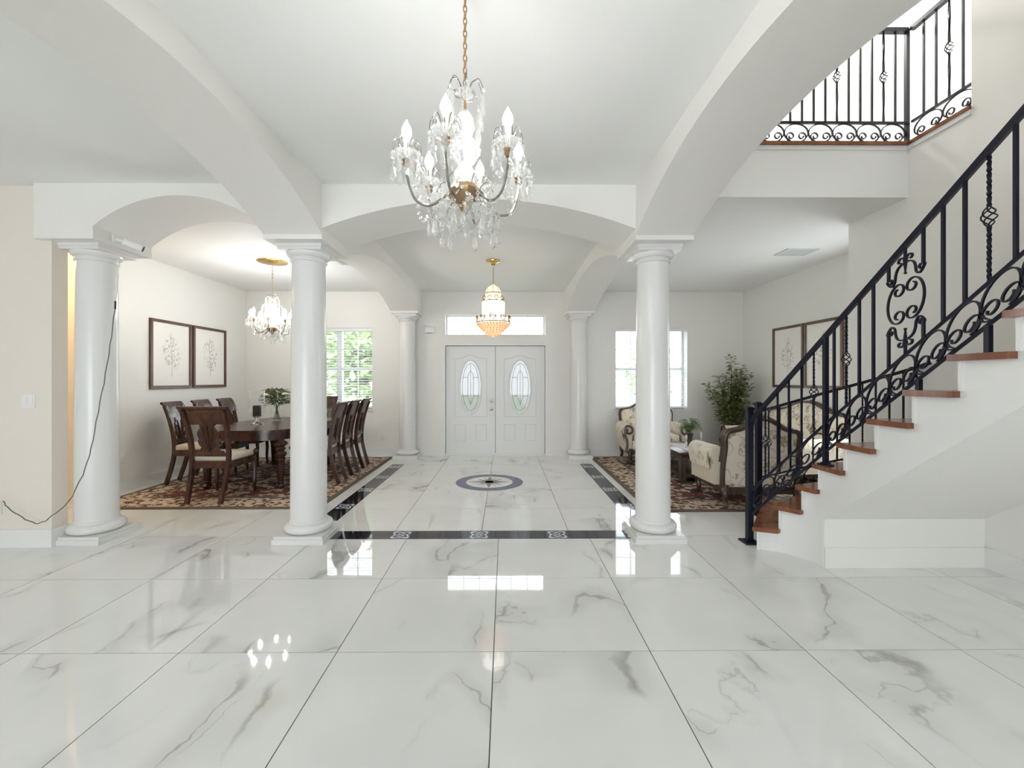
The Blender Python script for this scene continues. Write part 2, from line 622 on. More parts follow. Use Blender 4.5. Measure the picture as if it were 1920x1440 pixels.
def tag(o, label, cat, group=None):
    o['label'] = label
    o['category'] = cat
    if group:
        o['group'] = group
    return o


def thing(name, label, cat, loc=(0, 0, 0), rz=0.0, group=None):
    o = bpy.data.objects.new(name, None)
    o.empty_display_size = 0.1
    COL.objects.link(o)
    o.location = loc
    o.rotation_euler = (0, 0, rz)
    return tag(o, label, cat, group)


def struct(name, mb, m, parent=None, label=None, smooth=35):
    o = mb.build(name, m, parent, smooth)
    if parent is None:
        o['kind'] = 'structure'
        if label:
            o['label'] = label
    return o


def sempty(name, label=None, loc=(0, 0, 0)):
    o = bpy.data.objects.new(name, None)
    COL.objects.link(o)
    o.location = loc
    o['kind'] = 'structure'
    if label:
        o['label'] = label
    return o


def stuff(o):
    o['kind'] = 'stuff'
    return o


def lamp(name, loc, energy, col=(1, 1, 1), r=0.05, parent=None):
    l = bpy.data.lights.new(name, 'POINT')
    l.energy = energy
    l.color = col
    l.shadow_soft_size = r
    o = bpy.data.objects.new(name, l)
    o.location = loc
    COL.objects.link(o)
    if parent is not None:
        o.parent = parent
    return o


# ------------------------------------------------------------------ key dimensions (metres)
ZC = 3.11                      # ground-floor ceiling
ZU = 3.58                      # upper floor
YW = 8.05                      # front wall
XL, XR = -4.90, 4.53           # dining wall, parlour wall
XS = 3.69                      # stair wall
YCOL, YBACK = 3.925, 7.88      # column rows
XC0, XC1, XC2 = -3.75, -1.81, 1.37
BY0, BY1 = 3.625, 4.225        # transverse beams
HB = 0.25                      # half width of longitudinal beams
ZIMP, ZSPR, ZCRN = 2.64, 2.735, 2.965

# ------------------------------------------------------------------ floor
floor = struct('floor', MB().box(-7.2, 5.0, -5.2, 8.5, -0.2, -0.0035), 'grout', label='polished white marble tile floor with grey veining')
_tiles = {}


def tile(x0, x1, y0, y1, m='tile', name='tile', gap=0.0023, z1=0.0):
    x0, x1, y0, y1 = x0 + gap, x1 - gap, y0 + gap, y1 - gap
    if x1 - x0 < 0.02 or y1 - y0 < 0.02:
        return
    k = (round(x1 - x0, 3), round(y1 - y0, 3), m)
    if k not in _tiles:
        a, b = k[0] / 2, k[1] / 2
        _tiles[k] = MB().box(-a, a, -b, b, -0.0034, 0.0).mesh(name, m, 0)
    return link(name, _tiles[k], floor, ((x0 + x1) / 2, (y0 + y1) / 2, z1))


TS = 0.829
FX0, FX1, FY0 = -1.92, 1.48, 3.84
for j in range(-3, 8):
    y0 = 2.2465 + TS * j
    y1 = y0 + TS
    for i in range(-9, 6):
        x0 = -0.0602 + TS * i
        x1 = x0 + TS
        a0, a1 = max(x0, -7.1), min(x1, 4.55)
        b0, b1 = y0, min(y1, YW + 0.02)
        if a1 <= a0 or b1 <= b0 or b0 < -0.3:
            continue
        if b0 < FY0 - 0.1:                       # rows in front of the border band
            if a1 > FX0 and a0 < FX1 and b1 > FY0:
                g_ = 0.0023
                mb = MB().box(a0 + g_, a1 - g_, b0 + g_, FY0 - g_, -0.0034, 0)
                if a0 < FX0:                     # notched tiles at the two corners of the border
                    mb.box(a0 + g_, FX0 - g_, FY0 - g_, b1 - g_, -0.0034, 0)
                if a1 > FX1:
                    mb.box(FX1 + g_, a1 - g_, FY0 - g_, b1 - g_, -0.0034, 0)
                mb.build('tile', 'tile', floor, 0)
                continue
            tile(a0, a1, b0, b1)
        else:                                    # beside the entry hall
            if a1 <= FX0 or a0 >= FX1:
                tile(a0, a1, b0, b1)
            else:
                if a0 < FX0:
                    tile(a0, FX0, b0, b1)
                if a1 > FX1:
                    tile(FX1, a1, b0, b1)
BW = 0.205
# entry hall tiles
ys = [FY0 + BW, 4.74, 5.57, 6.40, 7.23, YW + 0.02]
xs = [FX0 + BW, -1.045, -0.222, 0.602, FX1 - BW]
for a, b in zip(ys, ys[1:]):
    for c, d in zip(xs, xs[1:]):
        if a > 7:
            c = FX0 if c == xs[0] else c
            d = FX1 if d == xs[-1] else d
            tile(c, d, max(a, 7.23), b)
        else:
            tile(c, d, a, b)
struct('floor_edge', MB().box(-7.1, 4.55, -5.1, 2.2465 - 3 * TS + 0.001, -0.0034, 0.0), 'tile', floor, smooth=0)


def band_run(along, c0, c1, lo, hi, first):
    """black border run with rosette tiles every .72 m"""
    p = lo
    marks = []
    m = first
    while m < hi:
        marks.append(m)
        m += 0.725
    edges = []
    for m in marks:
        edges.append((m - 0.1, m + 0.1, 'deco'))
    cur = lo
    segs = []
    for (a, b, k) in edges:
        if a > cur:
            mid = (cur + a) / 2
            segs += [(cur, mid, 'black_tile'), (mid, a, 'black_tile')] if a - cur > 0.3 else [(cur, a, 'black_tile')]
        segs.append((max(a, lo), min(b, hi), k))
        cur = b
    if cur < hi:
        segs.append((cur, hi, 'black_tile'))
    for (a, b, k) in segs:
        n = 'rosette_tile' if k == 'deco' else 'border_tile'
        if along == 'x':
            tile(a, b, c0, c1, k, n, 0.001)
        else:
            tile(c0, c1, a, b, k, n, 0.001)


band_run('x', FY0, FY0 + BW, FX0, FX1, -1.69 + 0.0)
band_run('y', FX0, FX0 + BW, FY0 + BW, 7.23, 4.11)
band_run('y', FX1 - BW, FX1, FY0 + BW, 7.23, 4.11)

# compass medallion
med = thing('compass_medallion', 'round blue and white compass star inlaid in the entry floor', 'floor inlay', (-0.22, 5.975, 0.0))


def ring(r0, r1, z0, z1, n=48):
    return MB().lathe([(r0, z0), (r1, z0), (r1, z1), (r0, z1), (r0, z0)], n) if r0 > 0 else MB().lathe([(r1, z0), (r1, z1), (1e-6, z1)], n)


ring(0, 0.335, 0.0002, 0.0012).build('disc', 'trim', med)
ring(0.335, 0.462, 0.0002, 0.0012).build('ring', 'blue', med)
ring(0.455, 0.472, 0.0002, 0.0013).build('rim', 'navyedge', med)
ring(0.328, 0.345, 0.0002, 0.0013).build('rim', 'navyedge', med)
for k in range(16):
    a = k * pi / 8 + pi / 2
    ln, w = (0.315, 0.062) if k % 4 == 0 else ((0.27, 0.036) if k % 2 == 0 else (0.29, 0.016))
    tip = (ln * cos(a), ln * sin(a), 0)
    l = (w * cos(a + pi / 2), w * sin(a + pi / 2), 0)
    r = (-l[0], -l[1], 0)
    MB().prism([tip, l, (0, 0, 0), r][::-1], (0, 0, 0.0014 + 0.0003 * (k % 4 == 0))).build('star_point', 'bronze', med, 0)

# ------------------------------------------------------------------ walls


def wall_with_holes(axis_len, zmax, holes, t0, t1, conv):
    """rectangular wall in (u,z) with rectangular holes -> boxes between t0,t1; conv maps (u,t,z)"""
    mb = MB()
    us = sorted({axis_len[0], axis_len[1], *[h[0] for h in holes], *[h[1] for h in holes]})
    for u0, u1 in zip(us, us[1:]):
        cuts = sorted([(h[2], h[3]) for h in holes if h[0] <= u0 + 1e-6 and h[1] >= u1 - 1e-6])
        z = axis_len[2]
        for (a, b) in cuts + [(zmax, zmax)]:
            if a > z + 1e-6:
                mb.hexa([conv(u0, t0, z), conv(u1, t0, z), conv(u1, t1, z), conv(u0, t1, z), conv(u0, t0, a), conv(u1, t0, a), conv(u1, t1, a), conv(u0, t1, a)])
            z = b
    return mb


WL = (-3.88, -2.52, 0.885, 2.42)
WR = (2.11, 3.47, 0.885, 2.42)
TR = (-1.135, 0.765, 2.285, 2.68)
DR = (-1.19, 0.81, -0.01, 2.10)
wf = wall_with_holes((-7.2, 5.2, -0.01), ZC + 0.2, [WL, WR, TR, DR], YW, YW + 0.28, lambda u, t, z: (u, t, z))
struct('wall_front', wf, 'wall', label='greige front wall with entry doors and two windows', smooth=0)
struct('wall_left', MB().box(XL - 0.12, XL, 5.15, YW + 0.1, -0.01, ZC + 0.1), 'wall', label='pale dining room side wall hung with two botanical prints', smooth=0)
struct('wall_return', MB().box(XS + 0.16, XR, 4.40, 4.53, -0.01, ZC + 0.1), 'wall', smooth=0)
WS = (4.64, 5.46, 0.6, 2.42)  # added opening, out of view, lets daylight into the parlour
struct('wall_right', wall_with_holes((4.40, YW + 0.1, -0.01), ZC + 0.1, [WS], XR, XR + 0.15, lambda u, t, z: (t, u, z)), 'wall', label='pale parlour side wall hung with botanical prints', smooth=0)
struct('wall_hall', MB().box(-7.2, -3.905, 3.68, 3.815, -0.01, ZC + 0.1), 'wall_warm_lit', label='hall wall beside the left column, warm light tinted into its paint', smooth=0)
struct('wall_passage', MB().box(-7.2, XL - 0.12, 5.15, 5.27, -0.01, ZC + 0.1), 'wall_warm_lit', label='warm lit passage wall seen behind the left column', smooth=0)
struct('wall_far_left', MB().box(-7.3, -7.1, -5.2, 5.2, -0.01, ZC + 0.1), 'wall_warm_lit', smooth=0)
# stair wall: lower part to the upper floor, tall part beside the flight
ws = MB().box(XS, XS + 0.16, -5.2, 4.53, -0.01, ZU)
ws.box(XS, XS + 0.16, -5.2, 3.33, ZU, 6.2)
struct('wall_stair', ws, 'wall', label='tall pale wall along the right of the staircase', smooth=0)
# back of the hall: unseen openings below and above, sized to balance the light
wb = wall_with_holes((-7.2, 3.85, -0.01), 6.2, [(-4.3, -0.3, 0.05, 2.25), (2.05, 3.25, 3.9, 5.85)], -5.2, -5.0, lambda u, t, z: (u, t, z))
struct('wall_back', wb, 'wall', smooth=0)
# loft shell
struct('wall_loft_left', MB().box(1.50, 1.60, -5.2, 3.86, ZC, 6.2), 'wall', smooth=0)
lw = MB().box(-1.0, 6.2, 7.2, 7.35, ZU, 6.2).box(6.1, 6.25, 3.2, 7.3, ZU, 6.2).box(-1.1, -1.0, 3.8, 7.3, ZU, 6.2)
lw.box(3.85, 6.2, 3.2, 3.33, ZU, 6.2).box(-1.0, 1.5, 3.78, 3.86, ZU, 6.2)
struct('wall_loft', lw, 'wall', label='bright upstairs hall wall behind the balcony railing', smooth=0)
struct('ceiling_loft', MB().box(-1.1, 6.3, -5.2, 7.35, 6.2, 6.3), 'ceil', label='upstairs ceiling above the balcony', smooth=0)

# ceilings (slabs double as the upper floor)
cb_ = MB().box(-7.2, 1.56, -5.2, YW + 0.2, ZC, ZU)
cb_.box(1.56, 6.2, 3.86, YW + 0.2, ZC, ZU)
cb_.box(3.7, 6.2, 3.2, 3.86, ZC, ZU)
struct('ceiling', cb_, 'ceil', label='flat white ceiling over hall, dining room and parlour', smooth=0)


# arched beams
def arch_beam(name, a0, a1, t0, t1, conv, spr=ZSPR, crn=ZCRN, label=None, n=28):
    """wall band from ceiling down to a segmental arch; a = run axis, t = thickness axis"""
    half, mid = (a1 - a0) / 2, (a0 + a1) / 2
    rise = crn - spr
    R = (half * half + rise * rise) / (2 * rise)
    P = [(a0 + (a1 - a0) * i / n) for i in range(n + 1)]
    Z = [crn - R + sqrt(max(0, R * R - (p - mid) ** 2)) for p in P]
    vs, fs = [], []
    for p, z in zip(P, Z):
        for (t, zz) in ((t0, z), (t1, z), (t1, ZC + 0.05), (t0, ZC + 0.05)):
            vs.append(conv(p, t, zz))
    for i in range(n):
        o = i * 4
        for k in range(4):
            k2 = (k + 1) % 4
            fs.append((o + k, o + k2, o + 4 + k2, o + 4 + k))
    fs += [(3, 2, 1, 0), tuple(n * 4 + k for k in range(4))]
    return struct(name, MB().add(vs, fs), 'wall', label=label)


cx = lambda a, t, z: (a, t, z)
cy = lambda a, t, z: (t, a, z)
arch_beam('wall_arch_entry', XC1 + HB, XC2 - HB, BY0, BY1, cx, crn=2.985, label='low arch between the two middle columns')
arch_beam('wall_arch_dining', XC0 + HB, XC1 - HB, BY0, BY1, cx, spr=2.75, crn=3.01, label='arch between the left column and the next one')
for nm, xc, dn in (('left', XC1, 'entry and dining room'), ('right', XC2, 'entry and parlour')):
    arch_beam('wall_arch_far_' + nm, BY1, 7.63, xc - HB, xc + HB, cy, spr=2.68, label='deep arch running back between ' + dn)
    arch_beam('wall_arch_near_' + nm, 0.85, BY0, xc - HB, xc + HB, cy, spr=2.68, label='long arch beam over the hall, ' + nm + ' of the large chandelier')
im = MB()
for xc in (XC0, XC1, XC2):
    im.box(xc - HB, xc + HB, BY0, BY1, ZIMP, ZC + 0.02)
for xc in (XC1, XC2):
    im.box(xc - HB, xc + HB, 7.63, YW + 0.01, ZIMP, ZC + 0.02)
    im.box(xc - HB, xc + HB, 0.35, 0.85, ZIMP, ZC + 0.02)
    im.box(xc - HB, xc + HB, -5.1, 0.35, 2.8, ZC + 0.02)
struct('wall_impost', im, 'wall', label='square blocks above the columns where the arches meet', smooth=0)

# baseboards
bh = 0.135
bb = MB()
for a, b in ((XL, XC1 - 0.2), (XC1 + 0.2, -1.21), (0.845, XC2 - 0.2), (XC2 + 0.2, XR)):
    bb.box(a, b, YW - 0.018, YW, 0, bh).box(a, b, YW - 0.012, YW, bh, bh + 0.012)
struct('baseboard_front', bb, 'trim', smooth=0)
struct('baseboard_left', MB().box(XL, XL + 0.018, 5.15, YW - 0.018, 0, bh).box(XL, XL + 0.012, 5.15, YW - 0.018, bh, bh + 0.012), 'trim', smooth=0)
struct('baseboard_right', MB().box(XR - 0.018, XR, 4.6, YW - 0.018, 0, bh).box(XR - 0.012, XR, 4.6, YW - 0.018, bh, bh + 0.012), 'trim', smooth=0)
struct('baseboard_hall', MB().box(-7.1, -3.905, 3.662, 3.68, 0, bh + 0.02).box(-3.905, -3.89, 3.662, 3.815, 0, bh + 0.02), 'trim', smooth=0)
struct('baseboard_stair', MB().box(XS - 0.018, XS, -5.0, 3.235, 0, 0.155), 'trim', smooth=0)


# ------------------------------------------------------------------ columns
def column(label, x, y):
    c = thing('column', label, 'column', (x, y, 0), 0, 'white round columns')
    MB().box(-.225, .225, -.225, .225, 0, .045).box(-.212, .212, -.212, .212, .045, .068).build('plinth', 'column', c, 0)
    tor = [(.17, .068)] + [(.168 + .042 * cos(t), .108 + .04 * sin(t)) for t in [(-pi / 2) + pi * i / 8 for i in range(9)]] + [(.165, .15), (.165, .165), (.158, .172)]
    MB().lathe(tor, 40).build('base', 'column', c)
    sh = []
    for i in range(15):
        t = i / 14
        r = 0.156 - 0.014 * t ** 1.8
        sh.append((r, .165 + t * (2.515 - .165)))
    MB().lathe(sh, 40).build('shaft', 'column', c)
    cap = [(.142, 2.505), (.155, 2.51), (.158, 2.52), (.15, 2.532), (.148, 2.545)] + [(.148 + .037 * sin(t), 2.59 - .045 * cos(t)) for t in [pi / 2 * i / 6 for i in range(7)]]
    MB().lathe(cap, 40).build('echinus', 'column', c)
    MB().box(-.19, .19, -.19, .19, 2.588, 2.612).box(-.198, .198, -.198, .198, 2.612, 2.64).build('abacus', 'column', c, 0)
    return c


column('white round column at far left with a cable hanging down it', XC0, YCOL)
column('white round column beside the dining rug in front of the small crystal chandelier', XC1, YCOL)
column('white round column standing in front of the right window', XC2, YCOL)
column('white round column against the front wall left of the entry doors', XC1, YBACK)
column('white round column against the front wall right of the entry doors', XC2, YBACK)


# ------------------------------------------------------------------ windows
def window(name, W, label):
    x0, x1, z0, z1 = W
    o = sempty(name, label)
    yf = YW + 0.17
    fr = MB()
    t = 0.045
    fr.box(x0, x0 + t, yf, yf + .07, z0, z1).box(x1 - t, x1, yf, yf + .07, z0, z1)
    fr.box(x0 + t, x1 - t, yf, yf + .07, z0, z0 + t).box(x0 + t, x1 - t, yf, yf + .07, z1 - t, z1)
    fr.build('window_frame', 'alu', o, 0)
    xm = (x0 + x1) / 2
    MB().box(xm - .05, xm + .05, yf - .005, yf + .075, z0 + t, z1 - t).build('mullion', 'alu', o, 0)
    zm = (z0 + z1) / 2
    for a, b in ((x0 + t, xm - .05), (xm + .05, x1 - t)):
        MB().box(a, b, yf + .005, yf + .06, zm - .028, zm + .028).build('meeting_rail', 'alu', o, 0)
        for c, d in ((z0 + t, zm - .028), (zm + .028, z1 - t)):
            zc, xc = (c + d) / 2, (a + b) / 2
            mu = MB().box(a, b, yf + .028, yf + .044, zc - .008, zc + .008).box(xc - .008, xc + .008, yf + .027, yf + .045, c, d)
            mu.build('muntin', 'alu', o, 0)
            for (p, q) in ((a, xc), (xc, b)):
                for (r, s_) in ((c, zc), (zc, d)):
                    MB().box(p, q, yf + .034, yf + .038, r, s_).build('pane', 'glass', o, 0)
    MB().box(x0, x1, YW + .02, YW + .075, z1 - .055, z1 - .002).build('blind_headrail', 'blind', o, 0)
    sl = MB()
    z = z1 - .085
    while z > z0 + .06:
        for a, b in ((x0 + .015, xm - .012), (xm + .012, x1 - .015)):
            sl.hexa([(a, YW + .022, z - .003), (b, YW + .022, z - .003), (b, YW + .070, z + .003), (a, YW + .070, z + .003),
                     (a, YW + .022, z - .0005), (b, YW + .022, z - .0005), (b, YW + .070, z + .0055), (a, YW + .070, z + .0055)])
        z -= .048
    stuff(sl.build('blind_slats', 'blind', o, 0))
    MB().box(x0 + .01, x1 - .01, YW + .02, YW + .07, z0 + .02, z0 + .045).build('blind_rail', 'blind', o, 0)
    MB().box(x0 - .03, x1 + .03, YW - .045, YW + .16, z0 - .022, z0).build('window_sill', 'trim', o, 0)
    return o


window('window_1', WL, 'twin sash window with open blinds looking onto green garden trees')
window('window_2', WR, 'twin sash window with open blinds behind the right column')

sd = sempty('added_side_window', 'side window added out of view to bring daylight into the parlour')
fr = MB()
for (a_, b_, c_, d_) in ((WS[0], WS[0] + .04, WS[2], WS[3]), (WS[1] - .04, WS[1], WS[2], WS[3]), (WS[0] + .04, WS[1] - .04, WS[2], WS[2] + .04), (WS[0] + .04, WS[1] - .04, WS[3] - .04, WS[3]), (WS[0] + .04, WS[1] - .04, 1.49, 1.53)):
    fr.box(XR + .06, XR + .11, a_, b_, c_, d_)
fr.build('window_frame', 'alu', sd, 0)
tw = sempty('window_3', 'long six-pane transom window above the entry doors')
x0, x1, z0, z1 = TR
fr = MB()
yf = YW + .12
t = .03
fr.box(x0, x0 + t, yf, yf + .06, z0, z1).box(x1 - t, x1, yf, yf + .06, z0, z1).box(x0 + t, x1 - t, yf, yf + .06, z0, z0 + t).box(x0 + t, x1 - t, yf, yf + .06, z1 - t, z1)
fr.build('window_frame', 'trim', tw, 0)
for k in range(6):
    a = x0 + t + (x1 - x0 - 2 * t) * k / 6
    b = x0 + t + (x1 - x0 - 2 * t) * (k + 1) / 6
    MB().box(a, b, yf + .028, yf + .032, z0 + t, z1 - t).build('pane', 'glass', tw, 0)
    if k:
        MB().box(a - .007, a + .007, yf + .02, yf + .04, z0 + t, z1 - t).build('muntin', 'trim', tw, 0)

# ------------------------------------------------------------------ entry doors
tr = MB()
tr.box(-1.21, -1.135, YW - .025, YW + .2, 0, 2.16).box(.765, .845, YW - .025, YW + .2, 0, 2.16).box(-1.135, .765, YW - .025, YW + .2, 2.088, 2.16)
tr.box(-1.135, .765, YW + .0, YW + .2, 0.0, .032)
gap_dark = MB().box(-1.135, -1.10, YW + .108, YW + .13, .03, 2.088).box(.73, .765, YW + .108, YW + .13, .03, 2.088).box(-1.135, .765, YW + .108, YW + .13, 2.06, 2.09).box(-.215, -.155, YW + .108, YW + .12, .03, 2.06).box(-1.1, .73, YW + .108, YW + .13, .03, .045)  # black strips added to close the door gaps and read as shade
struct('trim_4', gap_dark, 'black', label='dark strip painted as shade in the gaps of the entry doors', smooth=0)
struct('trim_1', tr, 'trim', label='white casing around the double entry doors', smooth=0)


def panel_mould(x0, x1, z0, z1, y, arch=0.0, r=0.011):
    pts = [(x0, y, z0), (x0, y, z1)]
    if arch:
        n = 14
        for i in range(1, n):
            u = i / n
            e = max(0.0, min(1.0, (u - .15) / .35)) if u < .5 else max(0.0, min(1.0, (.85 - u) / .35))
            pts.append((x0 + (x1 - x0) * u, y, z1 + arch * (e * e * (3 - 2 * e))))
    pts += [(x1, y, z1), (x1, y, z0)]
    return MB().tube(pts, r, 6, closed=True, up=(0, -1, 0))


def door(name, x0, x1, label, handle_side):
    d = sempty(name, label)
    cx_, cz = (x0 + x1) / 2, 1.30
    rx, rz = 0.205, 0.515
    y0, y1 = YW + .06, YW + .105
    z0, z1 = .03, 2.08
    # slab with an elliptical hole: radial strips from ellipse to rectangle
    n = 64
    ell, rec = [], []
    for k in range(n):
        a = 2 * pi * k / n
        ell.append((cx_ + rx * cos(a), cz + rz * sin(a)))
        ca, sa = cos(a), sin(a)
        hx = (x1 - cx_)
        tz = (z1 - cz) if sa > 0 else (cz - z0)
        s_ = min(hx / abs(ca) if abs(ca) > 1e-6 else 1e9, tz / abs(sa) if abs(sa) > 1e-6 else 1e9)
        rec.append((cx_ + ca * s_, cz + sa * s_))
    for cxn, czn in ((x0, z0), (x1, z0), (x1, z1), (x0, z1)):
        k = min(range(n), key=lambda i: (rec[i][0] - cxn) ** 2 + (rec[i][1] - czn) ** 2)
        rec[k] = (cxn, czn)
    vs = [(p[0], y0, p[1]) for p in ell] + [(p[0], y0, p[1]) for p in rec] + [(p[0], y1, p[1]) for p in ell] + [(p[0], y1, p[1]) for p in rec]
    fs = []
    for k in range(n):
        q = (k + 1) % n
        fs += [(k, n + k, n + q, q), (2 * n + k, 2 * n + q, 3 * n + q, 3 * n + k), (k, q, 2 * n + q, 2 * n + k), (n + k, 3 * n + k, 3 * n + q, n + q)]
    MB().add(vs, fs).build('door_slab', 'door', d, 30)
    # oval glass with came work
    gl = MB()
    gl.prism([(p[0], y0 + .015, p[1]) for p in ell], (0, .008, 0))
    g_ = gl.build('oval_glass', 'oval', d, 0)
    MB().tube([(cx_ + (rx + .004) * cos(2 * pi * k / 48), y0 - .004, cz + (rz + .004) * sin(2 * pi * k / 48)) for k in range(48)], .014, 6, closed=True, up=(0, -1, 0)).build('oval_frame', 'door', d)
    cm = MB()
    yy = y0 + .012

    def el(sx, sz, a0, a1, cz_=cz):
        return [(cx_ + rx * sx * cos(a), yy, cz_ + rz * sz * sin(a)) for a in [a0 + (a1 - a0) * i / 32 for i in range(33)]]
    cm.tube(el(.78, .88, 0, 2 * pi)[:-1], .0035, 4, closed=True, up=(0, 1, 0))
    for sx in (-.26, .26):
        cm.tube([(cx_ + rx * sx, yy, cz - .19), (cx_ + rx * sx, yy, cz + .17)], .0035, 4)
    cm.tube([(cx_, yy, cz - .36), (cx_, yy, cz + .45)], .003, 4)
    for sgn in (-1, 1):
        cm.tube([(cx_ + sgn * rx * .26, yy, cz - .19), (cx_, yy, cz - .33)], .0035, 4)
        cm.tube(catmull([(cx_ + sgn * rx * .26, yy, cz + .17), (cx_ + sgn * rx * .2, yy, cz + .25), (cx_, yy, cz + .31)], 5), .0035, 4)
        cm.tube([(cx_ + sgn * rx * .26, yy, cz - .17), (cx_ + sgn * rx * .76, yy, cz - .17)], .0035, 4)
        cm.tube(catmull([(cx_ + sgn * rx * .26, yy, cz + .17), (cx_ + sgn * rx * .5, yy, cz + .19), (cx_ + sgn * rx * .74, yy, cz + .17)], 5), .0035, 4)
    cm.build('leaded_came', 'came', g_)
    xa, xb = x0 + .165, x1 - .165
    panel_mould(xa, xb, .735, 1.845, y0 - .001, arch=.065).build('panel_moulding', 'door', d)
    for (p, q) in ((xa, xa + .205), (xb - .205, xb)):
        panel_mould(p, q, .275, .585, y0 - .001).build('panel_moulding', 'door', d)
        MB().box(p + .03, q - .03, y0 - .006, y0 + .002, .305, .555).build('raised_panel', 'door', d, 0)
    if handle_side:
        hx = x1 - .065 if handle_side > 0 else x0 + .065
        for zz, rr in ((1.03, .028), (.875, .03)):
            prof = [(rr, 0), (rr, .008), (rr * .45, .014), (rr * .45, .03), (rr * .95, .04), (rr * .95, .055), (rr * .6, .062), (1e-5, .064)]
            mb = MB().lathe(prof, 16)
            mb.xf(Matrix.Translation((hx, y0, zz)) @ Matrix.Rotation(pi / 2, 4, 'X'))
            mb.build('deadbolt' if zz > 1 else 'door_knob', 'chrome', d)
    return d


door('door_1', -1.128, -.189, 'left leaf of the white entry doors with knob and deadbolt', 1)
door('door_2', -.181, .758, 'right leaf of the white entry doors with oval leaded glass', 0)

# ------------------------------------------------------------------ small wall things
ab = thing('alarm_siren', 'small white alarm box high on the wall left of the doors', 'alarm box', (-1.425, YW, 2.385))
MB().rbox((0, -.02, 0), (.19, .04, .13), .008).build('casing', 'plastic', ab)
MB().box(-.05, .05, -.042, -.034, -.063, -.055).build('grille', 'black', ab, 0)
sw = thing('light_switch', 'white double rocker light switch on the hall wall', 'light switch', (-4.10, 3.68, 1.255))
MB().rbox((0, -.004, 0), (.115, .008, .12), .003).build('plate', 'plastic', sw)
for s_ in (-.024, .024):
    MB().rbox((s_, -.009, 0), (.034, .006, .068), .002).build('rocker', 'plastic', sw)


def outlet(label, loc, rz):
    o = thing('outlet', label, 'outlet', loc, rz, 'white wall outlets')
    MB().rbox((0, -.004, 0), (.072, .008, .115), .003).build('plate', 'plastic', o)
    for s_ in (-.022, .022):
        MB().rbox((0, -.009, s_), (.034, .004, .03), .0015).build('socket', 'plastic', o)


outlet('white outlet low on the wall beside the left back column', (-2.31, YW, .35), 0)
outlet('white outlet low on the dining room side wall', (XL, 5.45, .43), pi / 2)
outlet('white outlet at the far left with a black plug in it', (-4.36, 3.68, .335), 0)
pl = thing('power_plug', 'black power plug in the outlet at far left', 'plug', (-4.36, 3.668, .36))
MB().rbox((0, -.02, 0), (.045, .04, .055), .006).build('body', 'black', pl)
MB().tube([(0.015, -.03, -.02), (.03, -.035, -.035)], .006, 6).build('strain_relief', 'black', pl)

# security camera under the left impost block, and its cable
sc_ = thing('security_camera', 'white bullet security camera under the left arch', 'security camera', (XC0 + HB, 3.80, 2.70), radians(38))
MB().lathe([(.035, 0), (.035, .015), (.02, .022), (1e-5, .022)], 16).xf(Matrix.Rotation(pi / 2, 4, 'Y')).build('mount', 'plastic', sc_)
MB().tube([(.015, 0, 0), (.06, .0, -.012), (.085, 0, -.02)], .014, 8).build('bracket', 'plastic', sc_)
bd = MB().rbox((0, 0, 0), (.15, .062, .062), .02)
bd.xf(Matrix.Translation((.14, 0, -.035)) @ Matrix.Rotation(radians(18), 4, 'Y')).build('body', 'plastic', sc_)
MB().lathe([(.026, 0), (.026, .004), (1e-5, .004)], 16).xf(Matrix.Translation((.213, 0, -.058)) @ Matrix.Rotation(radians(18) + pi / 2, 4, 'Y')).build('lens', 'black', sc_)


def pix(px, py, Y):
    u, v = (px - 952.5) / F_PX, (712 - py) / F_PX
    s_ = radians(.4)
    d = Vector((u * cos(s_) + sin(s_), cos(s_) - u * sin(s_), v))
    return Vector((0, 0, H_CAM)) + d * (Y / d.y)


cab = thing('power_cable', 'thin grey cable drooping from the camera to the outlet', 'cable')
cp = [(222, 486, 3.74), (221, 530, 3.73), (217, 565, 3.72), (209, 630, 3.70), (198, 700, 3.68), (184, 772, 3.66), (171, 840, 3.64), (155, 890, 3.62),
      (128, 941, 3.61), (103, 963, 3.61), (80, 979, 3.61), (62, 980, 3.61), (35, 966, 3.61), (16, 953, 3.61), (6, 940, 3.615)]
pts = [pix(*c) for c in cp]
pts = [p + Vector((.004 * sin(i * 2.3), 0, .004 * cos(i * 1.7))) for i, p in enumerate(catmull(pts, 4))]
MB().tube(pts[:9], .0045, 6).build('upper_lead', 'cable_white', cab)
MB().tube(pts[8:], .0042, 6).build('lead', 'cable', cab)
MB().tube(pts[8:10], .008, 8).build('connector', 'black', cab)

# ceiling vents
def vent(label, x, y, w, d, nm='ceiling_vent'):
    v = thing(nm, label, 'vent', (x, y, ZC))
    fr = MB()
    t = .03
    fr.box(-w / 2, w / 2, -d / 2, -d / 2 + t, -.012, 0).box(-w / 2, w / 2, d / 2 - t, d / 2, -.012, 0).box(-w / 2, -w / 2 + t, -d / 2 + t, d / 2 - t, -.012, 0).box(w / 2 - t, w / 2, -d / 2 + t, d / 2 - t, -.012, 0)
    fr.build('frame', 'vent', v, 0)
    MB().box(-w / 2 + t, w / 2 - t, -d / 2 + t, d / 2 - t, -.002, 0).build('duct_shade', 'ventdark', v, 0)  # flat dark plate painted as the shade behind the louvres
    n = 7
    for k in range(n):
        xx = -w / 2 + t + (w - 2 * t) * (k + .5) / n
        MB().hexa([(xx - .016, -d / 2 + t, -.004), (xx - .012, -d / 2 + t, -.004), (xx - .012, d / 2 - t, -.004), (xx - .016, d / 2 - t, -.004),
                   (xx + .010, -d / 2 + t, -.012), (xx + .014, -d / 2 + t, -.012), (xx + .014, d / 2 - t, -.012), (xx + .010, d / 2 - t, -.012)]).build('louvre', 'vent', v, 0)


